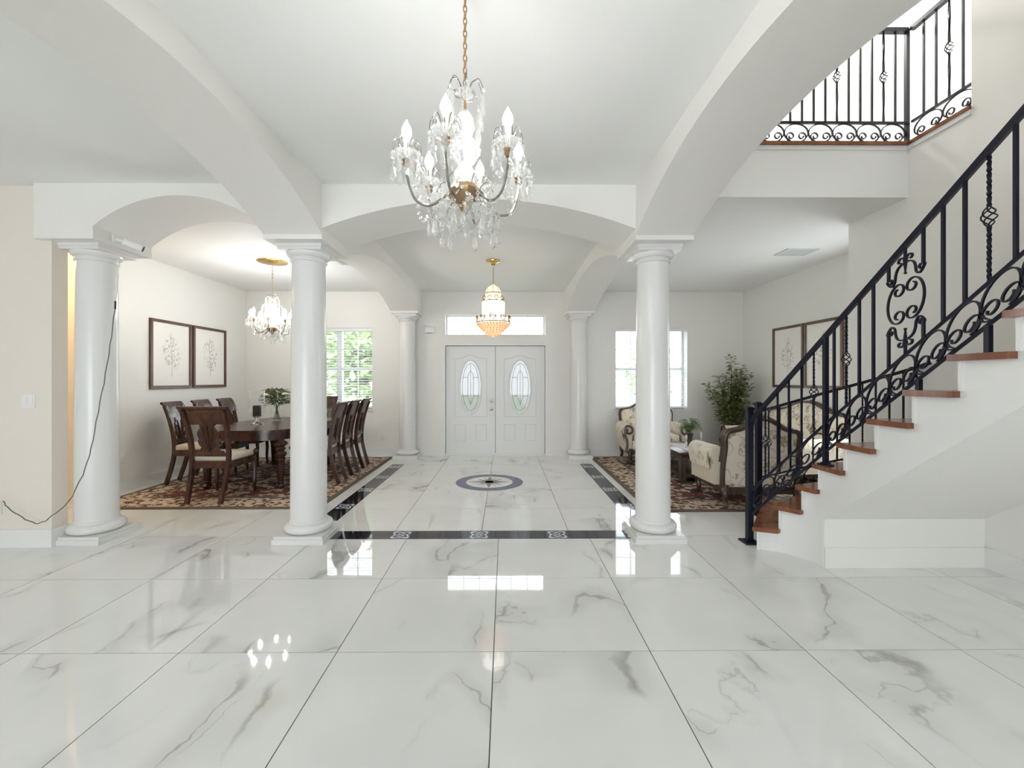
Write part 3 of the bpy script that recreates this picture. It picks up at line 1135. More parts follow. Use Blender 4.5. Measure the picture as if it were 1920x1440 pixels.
vent('grey louvred vent in the parlour ceiling above the stairs', 3.80, 5.51, .40, .30)
vent('grey vent in the dining ceiling just right of the near left column', -2.28, 6.0, .18, .32)


# ------------------------------------------------------------------ framed prints
def picture(label, x, yc, zc, w, h, facing, paper):
    p = thing('framed_print', label, 'picture', (x, yc, zc), 0, 'framed botanical prints')
    s_ = facing
    fw, ft = .038, .03
    for nm, b in (('frame_rail', (-w / 2, w / 2, h / 2 - fw, h / 2)), ('frame_rail', (-w / 2, w / 2, -h / 2, -h / 2 + fw)),
                  ('frame_stile', (-w / 2, -w / 2 + fw, -h / 2 + fw, h / 2 - fw)), ('frame_stile', (w / 2 - fw, w / 2, -h / 2 + fw, h / 2 - fw))):
        xa, xb = sorted((0, s_ * ft))
        mb = MB().box(xa, xb, b[0], b[1], b[2], b[3])
        inner = .012
        xa, xb = sorted((0, s_ * (ft + .008)))
        mb.box(xa, xb, b[0] + (inner if b[0] > -w / 2 + .01 or nm == 'frame_rail' else 0) * 0, b[1], b[2] if b[2] > -h / 2 + .001 else b[2], b[3]) if False else None
        mb.build(nm, 'frame', p, 0)
    xa, xb = sorted((s_ * .004, s_ * .012))
    MB().box(xa, xb, -w / 2 + fw, w / 2 - fw, -h / 2 + fw, h / 2 - fw).build('print', paper, p, 0)
    bd = MB().tube([(s_ * .018, -w / 2 + fw, -h / 2 + fw), (s_ * .018, w / 2 - fw, -h / 2 + fw), (s_ * .018, w / 2 - fw, h / 2 - fw), (s_ * .018, -w / 2 + fw, h / 2 - fw)], .006, 6, closed=True, up=(1, 0, 0))
    bd.build('inner_lip', 'frame', p)


picture('framed botanical print nearest the left column in the dining room', XL, 6.25, 1.805, .765, .98, 1, 'paper0')
picture('framed botanical print nearer the window in the dining room', XL, 7.06, 1.805, .775, .98, 1, 'paper1')
picture('framed botanical print beside the tall plant in the parlour', XR, 6.745, 1.805, .73, .98, -1, 'paper2')
picture('framed botanical print behind the stair railing in the parlour', XR, 5.995, 1.805, .73, .98, -1, 'paper3')

# ------------------------------------------------------------------ staircase
RISE = 0.197
I = {1: (2.134, 3.58), 2: (2.283, 3.524), 3: (2.384, 3.396), 4: (2.425, 3.27), 5: (2.43, 3.03)}
O = {1: (2.74, 4.40), 2: (3.22, 4.20), 3: (3.56, 3.83), 4: (3.685, 3.48), 5: (3.685, 3.10)}
NT = 18
for k in range(6, NT + 2):
    I[k] = (2.43, 3.03 - .257 * (k - 5))
    O[k] = (3.685, 3.03 - .257 * (k - 5) + max(0, .07 - .03 * (k - 5)))
stair = thing('staircase', 'curving staircase with cherry treads and white stringer', 'staircase')


def soffit_z(y):
    return max(0.0, .368 + .757 * (3.235 - y)) if y < 3.235 else 0.0


for k in range(1, NT + 1):
    z = RISE * k
    i0, i1, o0, o1 = (Vector((*p, 0)) for p in (I[k], I[k + 1], O[k], O[k + 1]))
    din = (i0 - o0).normalized()
    run = (i0 - i1)
    nose = run.normalized() * .03
    nose_o = (o0 - o1).normalized() * .03
    hang = din * .03
    a = i0 + nose + hang
    b = i1 + hang - (i0 - i1).normalized() * .0
    c = o1.copy()
    d = o0 + nose_o
    tk = .036
    top = [(p.x, p.y, z) for p in (a, d, c, b)]
    bot = [(p.x, p.y, z - tk) for p in (a, d, c, b)]
    MB().hexa(bot + top).build('tread', 'cherry', stair, 0)
    # riser below the nosing
    n_ = Vector((-(o0 - i0).y, (o0 - i0).x, 0)).normalized() * .02
    if n_.dot(run) > 0:
        n_ = -n_
    rp = [i0, o0, o0 + n_, i0 + n_]
    zb = max(RISE * (k - 1), 0)
    MB().hexa([(p.x, p.y, zb) for p in rp] + [(p.x, p.y, z - tk) for p in rp]).build('riser', 'trim', stair, 0)
st = MB()
inner = catmull([(*I[k], k) for k in range(1, 6)], 6)
segs = [(inner[i], inner[i + 1]) for i in range(len(inner) - 1)] + [(Vector((*I[k], k)), Vector((*I[k + 1], k + 1))) for k in range(5, NT + 1)]
for pa, pb in segs:
    k = int(min(pa.z, pb.z) + 1e-4 + .001)
    t0_, t1_ = pa.z - k, pb.z - k
    oa, ob = Vector((*O[k], 0)), Vector((*O[k + 1], 0))
    i0, i1 = Vector((pa.x, pa.y, 0)), Vector((pb.x, pb.y, 0))
    n0 = (oa.lerp(ob, t0_) - i0).normalized()
    n1 = (oa.lerp(ob, t1_) - i1).normalized()
    z = RISE * k - .036
    q = [i0 + n0 * .012, i1 + n1 * .012, i1 + n1 * .12, i0 + n0 * .12]
    z0_ = .368 + .757 * (3.235 - i0.y) if i0.y < 3.24 else 0.0
    z1_ = .368 + .757 * (3.235 - i1.y) if i1.y < 3.24 else 0.0
    if z0_ == 0 and z1_ > 0:
        z1_ = 0.0
    st.hexa([(p.x, p.y, w) for p, w in zip(q, (z0_, z1_, z1_, z0_))] + [(p.x, p.y, z) for p in q])
st.build('stringer', 'trim', stair, 0)
# outer side of the winders
so = MB()
for k in (1, 2, 3):
    o0, o1 = Vector((*O[k], 0)), Vector((*O[k + 1], 0))
    n_ = Vector((-(o1 - o0).y, (o1 - o0).x, 0)).normalized() * -.06
    q = [o0, o1, o1 + n_, o0 + n_]
    so.hexa([(p.x, p.y, 0) for p in q] + [(p.x, p.y, RISE * k - .036) for p in q])
so.build('outer_stringer', 'trim', stair, 0)
sf = MB()
ye = I[NT + 1][1]
a, b = .37, soffit_z(ye)
sf.hexa([(2.45, 3.235, a), (XS, 3.235, a), (XS, ye, b), (2.45, ye, b), (2.45, 3.235, a + .06), (XS, 3.235, a + .06), (XS, ye, b + .06), (2.45, ye, b + .06)])
sf.build('soffit', 'wall', stair, 0)
uc = MB().box(2.45, XS, 3.235, 3.30, 0, .40)
uc.box(2.45, XS, 3.222, 3.236, 0, .155)
uc.build('under_stair_panel', 'wall', stair, 0)


# ------------------------------------------------------------------ railings
def spiral(cx_, cy_, r0, r1, a0, a1, n=22):
    return [(cx_ + (r0 + (r1 - r0) * i / n) * cos(a0 + (a1 - a0) * i / n), cy_ + (r0 + (r1 - r0) * i / n) * sin(a0 + (a1 - a0) * i / n)) for i in range(n + 1)]


def scroll_pts(L, Hh):
    """C-scroll in band coordinates: two volutes joined by an arch"""
    r = .255 * Hh
    lv = spiral(.27 * L, .06 * Hh + r, .30 * r, r, radians(-90 - 470), radians(-90))      # from centre outwards, ends at the bottom
    rv = [(L - p[0], p[1]) for p in lv][::-1]
    arc = []
    for i in range(1, 24):
        a = radians(238) - radians(296) * i / 24
        arc.append((L / 2 + (L / 2) * .985 * cos(a), .5 * Hh + (Hh / 2) * .96 * sin(a)))
    return lv + arc + rv


def path_fn(pts):
    P = [Vector(p) for p in pts]
    d = [0.0]
    for a, b in zip(P, P[1:]):
        d.append(d[-1] + (Vector((b.x, b.y)) - Vector((a.x, a.y))).length)

    def f(s_):
        s_ = max(0, min(d[-1], s_))
        for i in range(len(P) - 1):
            if s_ <= d[i + 1] + 1e-9:
                t_ = (s_ - d[i]) / max(1e-9, d[i + 1] - d[i])
                return P[i].lerp(P[i + 1], t_)
        return P[-1]
    return f, d


_basket = None


def basket_mesh(m):
    global _basket
    if _basket is None:
        mb = MB()
        for k in range(4):
            pts = []
            for i in range(13):
                t_ = i / 12
                rr = .026 * sin(pi * t_) + .003
                a = k * pi / 2 + t_ * 1.6 * pi
                pts.append((rr * cos(a), rr * sin(a), -.055 + .11 * t_))
            mb.tube(pts, .0036, 5)
        mb.ball((0, 0, -.058), .011, 6, 4).ball((0, 0, .058), .011, 6, 4)
        _basket = mb.mesh('basket', m)
    return _basket


def baluster(rail, p, z0, z1, w, m, basket=False):
    if basket:
        zc = (z0 + z1) / 2
        mb = MB()
        sec = [(-.5, -.5), (.5, -.5), (.5, .5), (-.5, .5)]
        for a, b in ((z0, zc - .055), (zc + .055, z1)):
            n = 14
            mb.tube([(p.x, p.y, a + (b - a) * i / n) for i in range(n + 1)], w, sec=sec, twist=5 * pi * (b - a) / .3, up=(1, 0, 0))
        o = mb.build('twisted_baluster', m, rail, 30)
        link('basket', basket_mesh(m), o, (p.x, p.y, zc))
    else:
        MB().bar((p.x, p.y, z0), (p.x, p.y, z1), w, up=(1, 0, 0)).build('baluster', m, rail, 0)


def shift(pts, dz):
    return [(p[0], p[1], p[2] + dz) for p in pts]


def scrolls(rail, f, s0, s1, unit, off, Hh, m, w=.0085, h=.012):
    n = max(1, round((s1 - s0) / unit))
    L = (s1 - s0) / n
    base = scroll_pts(L, Hh)
    for k in range(n):
        pts = []
        for (u, v) in base:
            p = f(s0 + k * L + u)
            pts.append((p.x, p.y, p.z + off + v))
        sd = f(s0 + k * L + .001) - f(s0 + k * L + L - .001)
        side = Vector((-sd.y, sd.x, 0)).normalized()
        MB().tube(pts, 1.0, sec=[(-w / 2, -h / 2), (w / 2, -h / 2), (w / 2, h / 2), (-w / 2, h / 2)], up=side).build('scroll', m, rail, 40)


# inner (near) railing -------------------------------------------------
rail = thing('stair_railing', 'navy black wrought iron railing on the near side of the stairs', 'railing')
YE = -0.6
nd = [(2.164, 3.74, 1.06), (2.447, 3.22, 1.772), (2.447, YE, 1.772 + .757 * (3.22 - YE))]
BOT, BTOP = -.880, -.668           # bottom rail and band rail below the handrail centre
fh, dh = path_fn(nd)
low = [(2.164, 3.74, .235), (2.447, 3.22, 1.772 + BOT), (2.447, YE, nd[2][2] + BOT)]
fl_, dl = path_fn(low)
band = [(2.164, 3.74, .235 + .212), (2.447, 3.22, 1.772 + BTOP), (2.447, YE, nd[2][2] + BTOP)]
fb_, db = path_fn(band)
MB().sweep([nd[0], nd[1], nd[2]], .036, .030).build('handrail', 'iron', rail, 0)
MB().sweep(low, .017, .018).build('bottom_rail', 'iron', rail, 0)
MB().sweep(band, .016, .017).build('band_rail', 'iron', rail, 0)
nw = MB().box(2.164 - .024, 2.164 + .024, 3.716, 3.764, 0, 1.185).build('newel_post', 'iron', rail, 0)
MB().box(2.164 - .031, 2.164 + .031, 3.709, 3.771, 1.17, 1.195).ball((2.164, 3.74, 1.195), .03, 10, 6, (1, 1, .4)).build('post_cap', 'iron', nw, 40)
MB().box(2.164 - .065, 2.164 + .065, 3.675, 3.805, 0, .014).build('base_plate', 'iron', nw, 0)
MB().box(2.447 - .015, 2.447 + .015, 3.205, 3.235, RISE * 4, 1.772).build('post', 'iron', rail, 0)
MB().lathe([(.055, 0), (.055, .008), (.035, .014), (.03, .022)], 16, (2.447, 3.22, RISE * 4)).build('post_flange', 'iron', rail)
for yk, k in ((2.49, 7), (2.13, 8), (1.05, 12), (.35, 15)):
    zt = 1.772 + .757 * (3.22 - yk) + BOT
    MB().box(2.447 - .012, 2.447 + .012, yk - .012, yk + .012, RISE * k, zt).build('foot', 'iron', rail, 0)
for t_, bk in ((.236, 1), (.406, 0), (.554, 0), (.716, 0), (.864, 1)):
    p, q = fh(dh[1] * t_), fb_(dh[1] * t_)
    baluster(rail, p, q.z, p.z, .012, 'iron', bk)
k = 0
y = 3.136
while y > YE + .05:
    s_ = dh[1] + 3.22 - y
    p, q = fh(s_), fb_(s_)
    if k % 14 == 5:
        pass                                             # ornament centre
    elif k % 14 in (4, 6):                               # bars beside the ornament, broken for the lyre
        zc = (fh(dh[1] + 3.22 - (3.136 - .1122 * (k - (k % 14) + 5))).z + fb_(dh[1] + 3.22 - (3.136 - .1122 * (k - (k % 14) + 5))).z) / 2
        sh = .030 if k % 14 == 6 else -.030
        MB().bar((p.x, p.y, q.z), (p.x, p.y, zc + sh - .155), .014, up=(1, 0, 0)).build('baluster', 'iron', rail, 0)
        MB().bar((p.x, p.y, zc + sh + .165), (p.x, p.y, p.z), .014, up=(1, 0, 0)).build('baluster', 'iron', rail, 0)
    else:
        baluster(rail, p, q.z, p.z, .015, 'iron', k % 14 in (1, 9))
    k += 1
    y -= .1122


def ornament(rail, yc, m):
    s_ = dh[1] + 3.22 - yc
    zt, zb = fh(s_).z - .02, fb_(s_).z + .01
    zc = (zt + zb) / 2
    hh = (zt - zb) / 2
    shear = .27

    def W(u, v):
        return (2.447, yc - u, zc + v + shear * u)
    sec = [(-.0042, -.0065), (.0042, -.0065), (.0042, .0065), (-.0042, .0065)]

    def strip(pts, nm, r=1.0):
        MB().tube([W(*p) for p in pts], r, sec=sec, up=(1, 0, 0)).build(nm, m, rail, 40)
    for sx in (-1, 1):
        ring_ = []
        top = spiral(.046, .078, .016, .042, radians(430), radians(100), 18)
        arc = [(.046 + .072 * cos(a), .120 * sin(a)) for a in [radians(85 - 170 * i / 20) for i in range(21)]]
        bot = [(p[0], -p[1]) for p in top][::-1]
        ring_ = top + arc + bot
        strip([(sx * p[0], p[1]) for p in ring_], 'c_scroll')
        for sy in (-1, 1):
            ly = [(.098, .178), (.088, .166), (.096, .150), (.114, .152), (.122, .172), (.112, .148), (.090, .128), (.070, .146), (.064, .185), (.052, .215), (.028, .232), (0, .236)]
            strip([(sx * p[0], sy * p[1]) for p in catmull([(a, b, 0) for a, b in ly], 4)], 'lyre_scroll')
            fl = [(0, .255), (.018, .272), (.040, .270), (.044, .252), (.030, .246)]
            strip([(sx * p[0], sy * p[1]) for p in catmull([(a, b, 0) for a, b in fl], 4)], 'leaf_scroll')
    for sy in (-1, 1):
        vv = [.165, .172, .18, .2, .24, .262, .275, hh + .01]
        rr = [.007, .009, .005, .007, .011, .014, .009, .009]
        MB().tube([W(0, sy * v) for v in vv], rr, 8, up=(1, 0, 0)).build('spear', m, rail)


ornament(rail, 3.136 - .1122 * 5, 'iron')
ornament(rail, 3.136 - .1122 * 19, 'iron')
scrolls(rail, fl_, .03, dl[1] - .01, .17, .004, .205, 'iron')
scrolls(rail, fl_, dl[1] + .02, dl[-1], .172, .004, .205, 'iron')

# outer (far) railing --------------------------------------------------
rail2 = thing('stair_railing', 'thin black iron railing on the far side of the lowest steps', 'railing')
oc = catmull([(2.70, 4.50, 0), (2.80, 4.415, 0), (3.24, 4.215, 0), (3.57, 3.85, 0), (3.655, 3.62, 0)], 6)
tot = [0.0]
for a, b in zip(oc, oc[1:]):
    tot.append(tot[-1] + (b - a).length)
hz = [1.10 + (1.585 - 1.10) * t_ / tot[-1] for t_ in tot]
hp = [(p.x, p.y, z) for p, z in zip(oc, hz)]
f2, d2 = path_fn(hp)
m2 = 'iron_thin'
MB().sweep(hp, .032, .028).build('handrail', m2, rail2, 0)
MB().sweep(shift(hp, -.70), .016, .016).build('band_rail', m2, rail2, 0)
MB().sweep(shift(hp, -.89), .016, .016).build('bottom_rail', m2, rail2, 0)
nw = MB().box(2.70 - .026, 2.70 + .026, 4.474, 4.526, 0, 1.185).build('newel_post', 'iron', rail2, 0)
MB().box(2.70 - .038, 2.70 + .038, 4.462, 4.538, 1.17, 1.195).ball((2.70, 4.50, 1.195), .036, 10, 6, (1, 1, .4)).build('post_cap', 'iron', nw, 40)
MB().box(2.70 - .055, 2.70 + .055, 4.445, 4.555, 0, .014).build('base_plate', 'iron', nw, 0)
n = int(d2[-1] / .098)
for k in range(1, n + 1):
    p = f2(d2[-1] * k / (n + 1))
    baluster(rail2, p, p.z - .70, p.z, .012, m2, k % 4 == 1)
f2b, _ = path_fn(shift(hp, -.89))
scrolls(rail2, f2b, .03, d2[-1], .2, .004, .185, m2, .008, .014)


# balcony railing ------------------------------------------------------
def balcony(label, a, b, bask, posts):
    r = thing('balcony_railing', label, 'railing', group='upstairs railings')
    f, d = path_fn([(*a, ZU + .04), (*b, ZU + .04)])
    L = d[-1]
    A, B = Vector((*a, 0)), Vector((*b, 0))
    MB().bar((*a, ZU + 1.09), (*b, ZU + 1.09), .045, .035).build('handrail', 'iron', r, 0)
    MB().bar((*a, ZU + .235), (*b, ZU + .235), .022, .02).build('band_rail', 'iron', r, 0)
    MB().bar((*a, ZU + .05), (*b, ZU + .05), .026, .024).build('bottom_rail', 'iron', r, 0)
    for p in posts:
        MB().box(p[0] - .015, p[0] + .015, p[1] - .015, p[1] + .015, ZU + .02, ZU + 1.1).build('post', 'iron', r, 0)
    n = round(L / .107)
    for k in range(1, n):
        p = f(L - L * k / n)
        baluster(r, p, ZU + .235, ZU + 1.09, .014, 'iron', k % 4 == bask)
    f3, _ = path_fn([(*a, ZU + .055), (*b, ZU + .055)])
    scrolls(r, f3, .02, L - .02, .214, 0, .172, 'iron')


balcony('long upstairs balcony railing facing the hall above the parlour', (1.66, 3.90), (3.72, 3.90), 2, [(3.72, 3.90)])
balcony('short upstairs railing at the right beside the stair wall', (3.745, 3.875), (3.745, 3.33), 2, [])
tb = MB().box(1.6, 3.70, 3.83, 3.95, ZU, ZU + .03)
tb.box(3.665, 3.80, 3.33, 3.95, ZU, ZU + .03)
struct('trim_2', tb, 'cherry', label='cherry wood edge strip under the balcony railing', smooth=0)
tb = MB().box(1.6, 3.69, 3.848, 3.862, ZU - .04, ZU)
tb.box(3.676, 3.69, 3.33, 3.848, ZU - .04, ZU)
struct('trim_3', tb, 'trim', smooth=0)

# ------------------------------------------------------------------ chandeliers


def drop_mesh(nm, l, w, m='crystal', n=6):
    prof = [(.0012, 0), (w * .18, -l * .10), (w * .26, -l * .2), (w * .5, -l * .68), (w * .42, -l * .84), (.0005, -l)]
    return MB().lathe(prof[::-1], n).mesh(nm, m, 0)


def leafdrop_mesh(nm, l, w, m='crystal'):
    """flat faceted leaf-shaped crystal"""
    out = [(0, 0), (w * .3, -l * .12), (w * .36, -l * .3), (w * .5, -l * .62), (w * .3, -l * .86), (0, -l), (-w * .3, -l * .86), (-w * .5, -l * .62), (-w * .36, -l * .3), (-w * .3, -l * .12)]
    t_ = w * .16
    vs = [(x, 0, z) for x, z in out] + [(0, t_, -l * .55), (0, -t_, -l * .55)]
    k = len(out)
    fs = []
    for i in range(k):
        j = (i + 1) % k
        fs += [(i, j, k), (j, i, k + 1)]
    return MB().add(vs, fs).mesh(nm, m, 0)


DROP = drop_mesh('crystal_drop', .055, .026)
LEAF = leafdrop_mesh('crystal_leaf', .072, .044)
BEAD = MB().ball((0, 0, 0), .0085, 6, 4).mesh('crystal_bead', 'crystal', 0)
LINK = MB().tube([(.0075 * cos(a), 0, .0155 * sin(a)) for a in [2 * pi * k / 14 for k in range(14)]], .0028, 5, closed=True, up=(0, 1, 0)).mesh('chain_link', 'chain')


def chain(parent, x, y, z0, z1, mesh=LINK, pitch=.0255):
    n = max(1, int((z1 - z0) / pitch))
    for k in range(n):
        link('chain_link', mesh, parent, (x, y, z0 + pitch * (k + .5)), (0, 0, (k % 2) * pi / 2 + .5))


def bulb_mesh(nm, r, l, m):
    prof = [(r * .45, 0), (r * .55, l * .06), (r * .95, l * .28), (r, l * .42), (r * .8, l * .62), (r * .4, l * .82), (r * .14, l * .92), (r * .08, l)]
    return MB().lathe(prof, 14).mesh(nm, m)


def crystal_chandelier(label, loc, R, arms, cz, lit, energy, scale=1.0, tiers=True, bulb='bulb'):
    """loc = ceiling point; cz = height of the bowl centre below the ceiling (negative)"""
    c = thing('crystal_chandelier', label, 'chandelier', loc)
    S = scale
    # body
    MB().lathe([(.001, cz - .075 * S), (.012 * S, cz - .06 * S), (.028 * S, cz - .035 * S), (.03 * S, cz - .022 * S), (.062 * S, cz + .0 * S), (.075 * S, cz + .03 * S), (.06 * S, cz + .052 * S), (.02 * S, cz + .06 * S)], 24, flute=.06, nf=10).build('bowl', 'antique', c)
    MB().lathe([(.03 * S, cz + .058 * S), (.05 * S, cz + .085 * S), (.052 * S, cz + .11 * S), (.028 * S, cz + .145 * S), (.032 * S, cz + .155 * S), (.062 * S, cz + .19 * S), (.066 * S, cz + .225 * S), (.04 * S, cz + .262 * S),
                (.03 * S, cz + .275 * S), (.042 * S, cz + .31 * S), (.036 * S, cz + .36 * S), (.015 * S, cz + .39 * S)], 20, flute=.05, nf=10).build('stem', 'crystal_body', c)
    MB().tube([(0, 0, cz + .38 * S), (0, 0, cz + .50 * S)], .006, 8).build('rod', 'chain', c)
    MB().lathe([(.004, cz + .44 * S), (.045 * S, cz + .455 * S), (.05 * S, cz + .465 * S), (.01, cz + .47 * S)], 18).build('crown_dish', 'crystal', c)
    bm = bulb_mesh('bulb', .0215 * S, .085 * S, bulb)
    # top spray of wires with drops
    for k in range(8):
        a = 2 * pi * k / 8 + .2
        r_ = (.10 if k % 2 else .075) * S
        zt = cz + (.505 if k % 2 else .53) * S
        pts = catmull([(.012 * cos(a), .012 * sin(a), cz + .45 * S), (r_ * .35 * cos(a), r_ * .35 * sin(a), zt - .01), (r_ * .75 * cos(a), r_ * .75 * sin(a), zt), (r_ * cos(a), r_ * sin(a), zt - .05 * S)], 4)
        w = MB().tube(pts, .0018, 4).build('spray_wire', 'arm', c)
        link('crystal_bead', BEAD, w, (r_ * cos(a), r_ * sin(a), zt - .06 * S))
        link('crystal_leaf', LEAF, w, (r_ * cos(a), r_ * sin(a), zt - .07 * S), (0, 0, a + pi / 2), (1, 1, 1.0 + .3 * (k % 2)))
        if k % 2:
            link('crystal_leaf', LEAF, w, (r_ * .92 * cos(a), r_ * .92 * sin(a), zt - .145 * S), (0, 0, a + pi / 2), (1, 1, 1.25))
    for k in range(arms):
        a = 2 * pi * k / arms + .32
        ca, sa = cos(a), sin(a)

        def Q(r_, z):
            return (r_ * ca, r_ * sa, cz + z * S)
        ap = catmull([Q(.055 * S, .03), Q(R * .35, .0), Q(R * .62, -.05), Q(R * .86, -.03), Q(R * .98, .05), Q(R, .10)], 5)
        arm = MB().tube(ap, .0062 * S, 7).build('arm', 'arm', c)
        ex, ey, ez = Q(R, .10)
        MB().lathe([(.01 * S, 0), (.018 * S, .012 * S), (.014 * S, .02 * S), (.02 * S, .03 * S)], 12, (ex, ey, ez)).build('socket', 'antique', arm)
        MB().lathe([(.012 * S, .026 * S), (.042 * S, .04 * S), (.056 * S, .058 * S), (.053 * S, .058 * S), (.03 * S, .042 * S), (.012 * S, .036 * S)], 18, (ex, ey, ez), flute=.06, nf=9).build('bobeche', 'crystal', arm)
        MB().lathe([(.013 * S, .03 * S), (.013 * S, .115 * S), (.011 * S, .118 * S)], 12, (ex, ey, ez)).build('candle_sleeve', 'crystal_body', arm)
        if lit:
            link('bulb', bm, arm, (ex, ey, ez + .116 * S))
        # spray and drops around the bobeche
        for j in range(9):
            b = 2 * pi * j / 9 + k
            rr = .062 * S
            px, py = ex + rr * cos(b), ey + rr * sin(b)
            pts = catmull([(ex + .012 * cos(b), ey + .012 * sin(b), ez + .05 * S), (ex + .035 * S * cos(b), ey + .035 * S * sin(b), ez + .105 * S), (ex + rr * .9 * cos(b), ey + rr * .9 * sin(b), ez + .098 * S), (px, py, ez + .055 * S)], 3)
            MB().tube(pts, .0015, 4).build('spray_wire', 'arm', arm)
            link('crystal_bead', BEAD, arm, (px, py, ez + .045 * S))
            link('crystal_bead', BEAD, arm, (px, py, ez + .026 * S))
            lv = link('crystal_leaf' if j % 2 else 'crystal_drop', LEAF if j % 2 else DROP, arm, (px, py, ez + .018 * S), (0, 0, b + pi / 2), (S * 1.1, S * 1.1, S * (1.15 if j % 2 else 1.3)))
        # pendant under the arm
        lx, ly, lz = Q(R * .62, -.058)
        link('crystal_bead', BEAD, arm, (lx, ly, lz - .012))
        link('crystal_bead', BEAD, arm, (lx, ly, lz - .032))
        link('crystal_drop', DROP, arm, (lx, ly, lz - .045), None, (1.1 * S, 1.1 * S, 1.5 * S))
        # bead swag to the next arm
        a2 = 2 * pi * (k + 1) / arms + .32
        sw_ = MB()
        for j in range(1, 12):
            t_ = j / 12
            p = Vector((R * .92 * ca, R * .92 * sa)).lerp(Vector((R * .92 * cos(a2), R * .92 * sin(a2))), t_)
            sw_.ball((p.x, p.y, cz + S * (.08 - .16 * 4 * t_ * (1 - t_))), .0062, 6, 4)
        for j in range(0, 9):
            t_ = j / 9
            p = Vector((.07 * S * ca, .07 * S * sa)).lerp(Vector((R * .9 * ca, R * .9 * sa)), t_)
            sw_.ball((p.x, p.y, cz + S * (.0 + .13 * t_ - .1 * 4 * t_ * (1 - t_)) + .05 * S), .0055, 6, 4)
        stuff(sw_.build('bead_swag', 'crystal', c, 0))
    # lower ring of pendants and basket of beads
    for k in range(6):
        a = 2 * pi * k / 6
        r_ = .105 * S
        w = MB().tube(catmull([(.05 * S * cos(a), .05 * S * sin(a), cz + .03 * S), (r_ * .9 * cos(a), r_ * .9 * sin(a), cz + .075 * S), (r_ * 1.2 * cos(a), r_ * 1.2 * sin(a), cz + .03 * S)], 4), .002, 4).build('spray_wire', 'arm', c)
        for j in range(4):
            link('crystal_bead', BEAD, w, (r_ * 1.2 * cos(a), r_ * 1.2 * sin(a), cz + (.02 - .02 * j) * S))
        link('crystal_leaf', LEAF, w, (r_ * 1.2 * cos(a), r_ * 1.2 * sin(a), cz - .05 * S), (0, 0, a + pi / 2), (1.1 * S, 1.1 * S, 1.2 * S))
        link('crystal_drop', DROP, w, (r_ * .75 * cos(a + .5), r_ * .75 * sin(a + .5), cz - .085 * S), None, (1 * S, 1 * S, 1.25 * S))
    bk = MB()
    for k in range(8):
        a, a2 = 2 * pi * k / 8 + .2, 2 * pi * (k + 1) / 8 + .2
        r_ = .155 * S
        link('crystal_leaf', LEAF, c, (r_ * cos(a), r_ * sin(a), cz - .055 * S), (0, 0, a + pi / 2), (1.2 * S, 1.2 * S, 1.35 * S))
        for j in range(10):
            t_ = j / 10
            p = Vector((r_ * cos(a), r_ * sin(a))).lerp(Vector((r_ * cos(a2), r_ * sin(a2))), t_)
            bk.ball((p.x, p.y, cz - .045 * S - .05 * S * 4 * t_ * (1 - t_)), .0055, 6, 4)
            p = Vector((.06 * S * cos(a), .06 * S * sin(a))).lerp(Vector((r_ * cos(a), r_ * sin(a))), t_)
            bk.ball((p.x, p.y, cz + .01 * S - .055 * S * t_ - .03 * S * 4 * t_ * (1 - t_)), .005, 6, 4)
            p = Vector((.09 * S * cos(a), .09 * S * sin(a))).lerp(Vector((.09 * S * cos(a2), .09 * S * sin(a2))), t_)
            bk.ball((p.x, p.y, cz - .07 * S - .045 * S * 4 * t_ * (1 - t_)), .005, 6, 4)
        if k % 2 == 0:
            link('crystal_drop', DROP, c, (r_ * .95 * cos(a + .4), r_ * .95 * sin(a + .4), cz - .115 * S), None, (1.2 * S, 1.2 * S, 1.5 * S))
    stuff(bk.build('bead_basket', 'crystal', c, 0))
    return c


ch = crystal_chandelier('large crystal chandelier on a brass chain in the foreground', (-.165, 1.75, ZC), .235, 6, -.925, True, 14, .93)
chain(ch, 0, 0, -.925 + .5 * .93, -.02)
MB().lathe([(.01, -.05), (.05, -.03), (.065, -.004), (.065, 0)], 24).build('canopy', 'chain', ch)

dc = crystal_chandelier('glowing crystal chandelier under a gold medallion in the dining room', (-3.29, 6.02, ZC), .27, 8, -.97, True, 26, .95, bulb='bulb_big')
chain(dc, 0, 0, -.97 + .5 * .95, -.02)
MB().lathe([(.02, -.03), (.08, -.025), (.09, -.02), (.19, -.012), (.2, -.006), (.2, 0)], 36).build('ceiling_medallion', 'gold', dc)
for k in range(8):
    a = 2 * pi * k / 8
    for r_, zt in ((.09, .47), (.135, .36)):
        MB().tube(catmull([(.02 * cos(a), .02 * sin(a), -.97 + zt - .02), (r_ * .6 * cos(a), r_ * .6 * sin(a), -.97 + zt), (r_ * cos(a), r_ * sin(a), -.97 + zt - .05), (r_ * cos(a), r_ * sin(a), -.97 + .08)], 4), .0042, 5).build('glass_rod', 'crystal_body', dc)

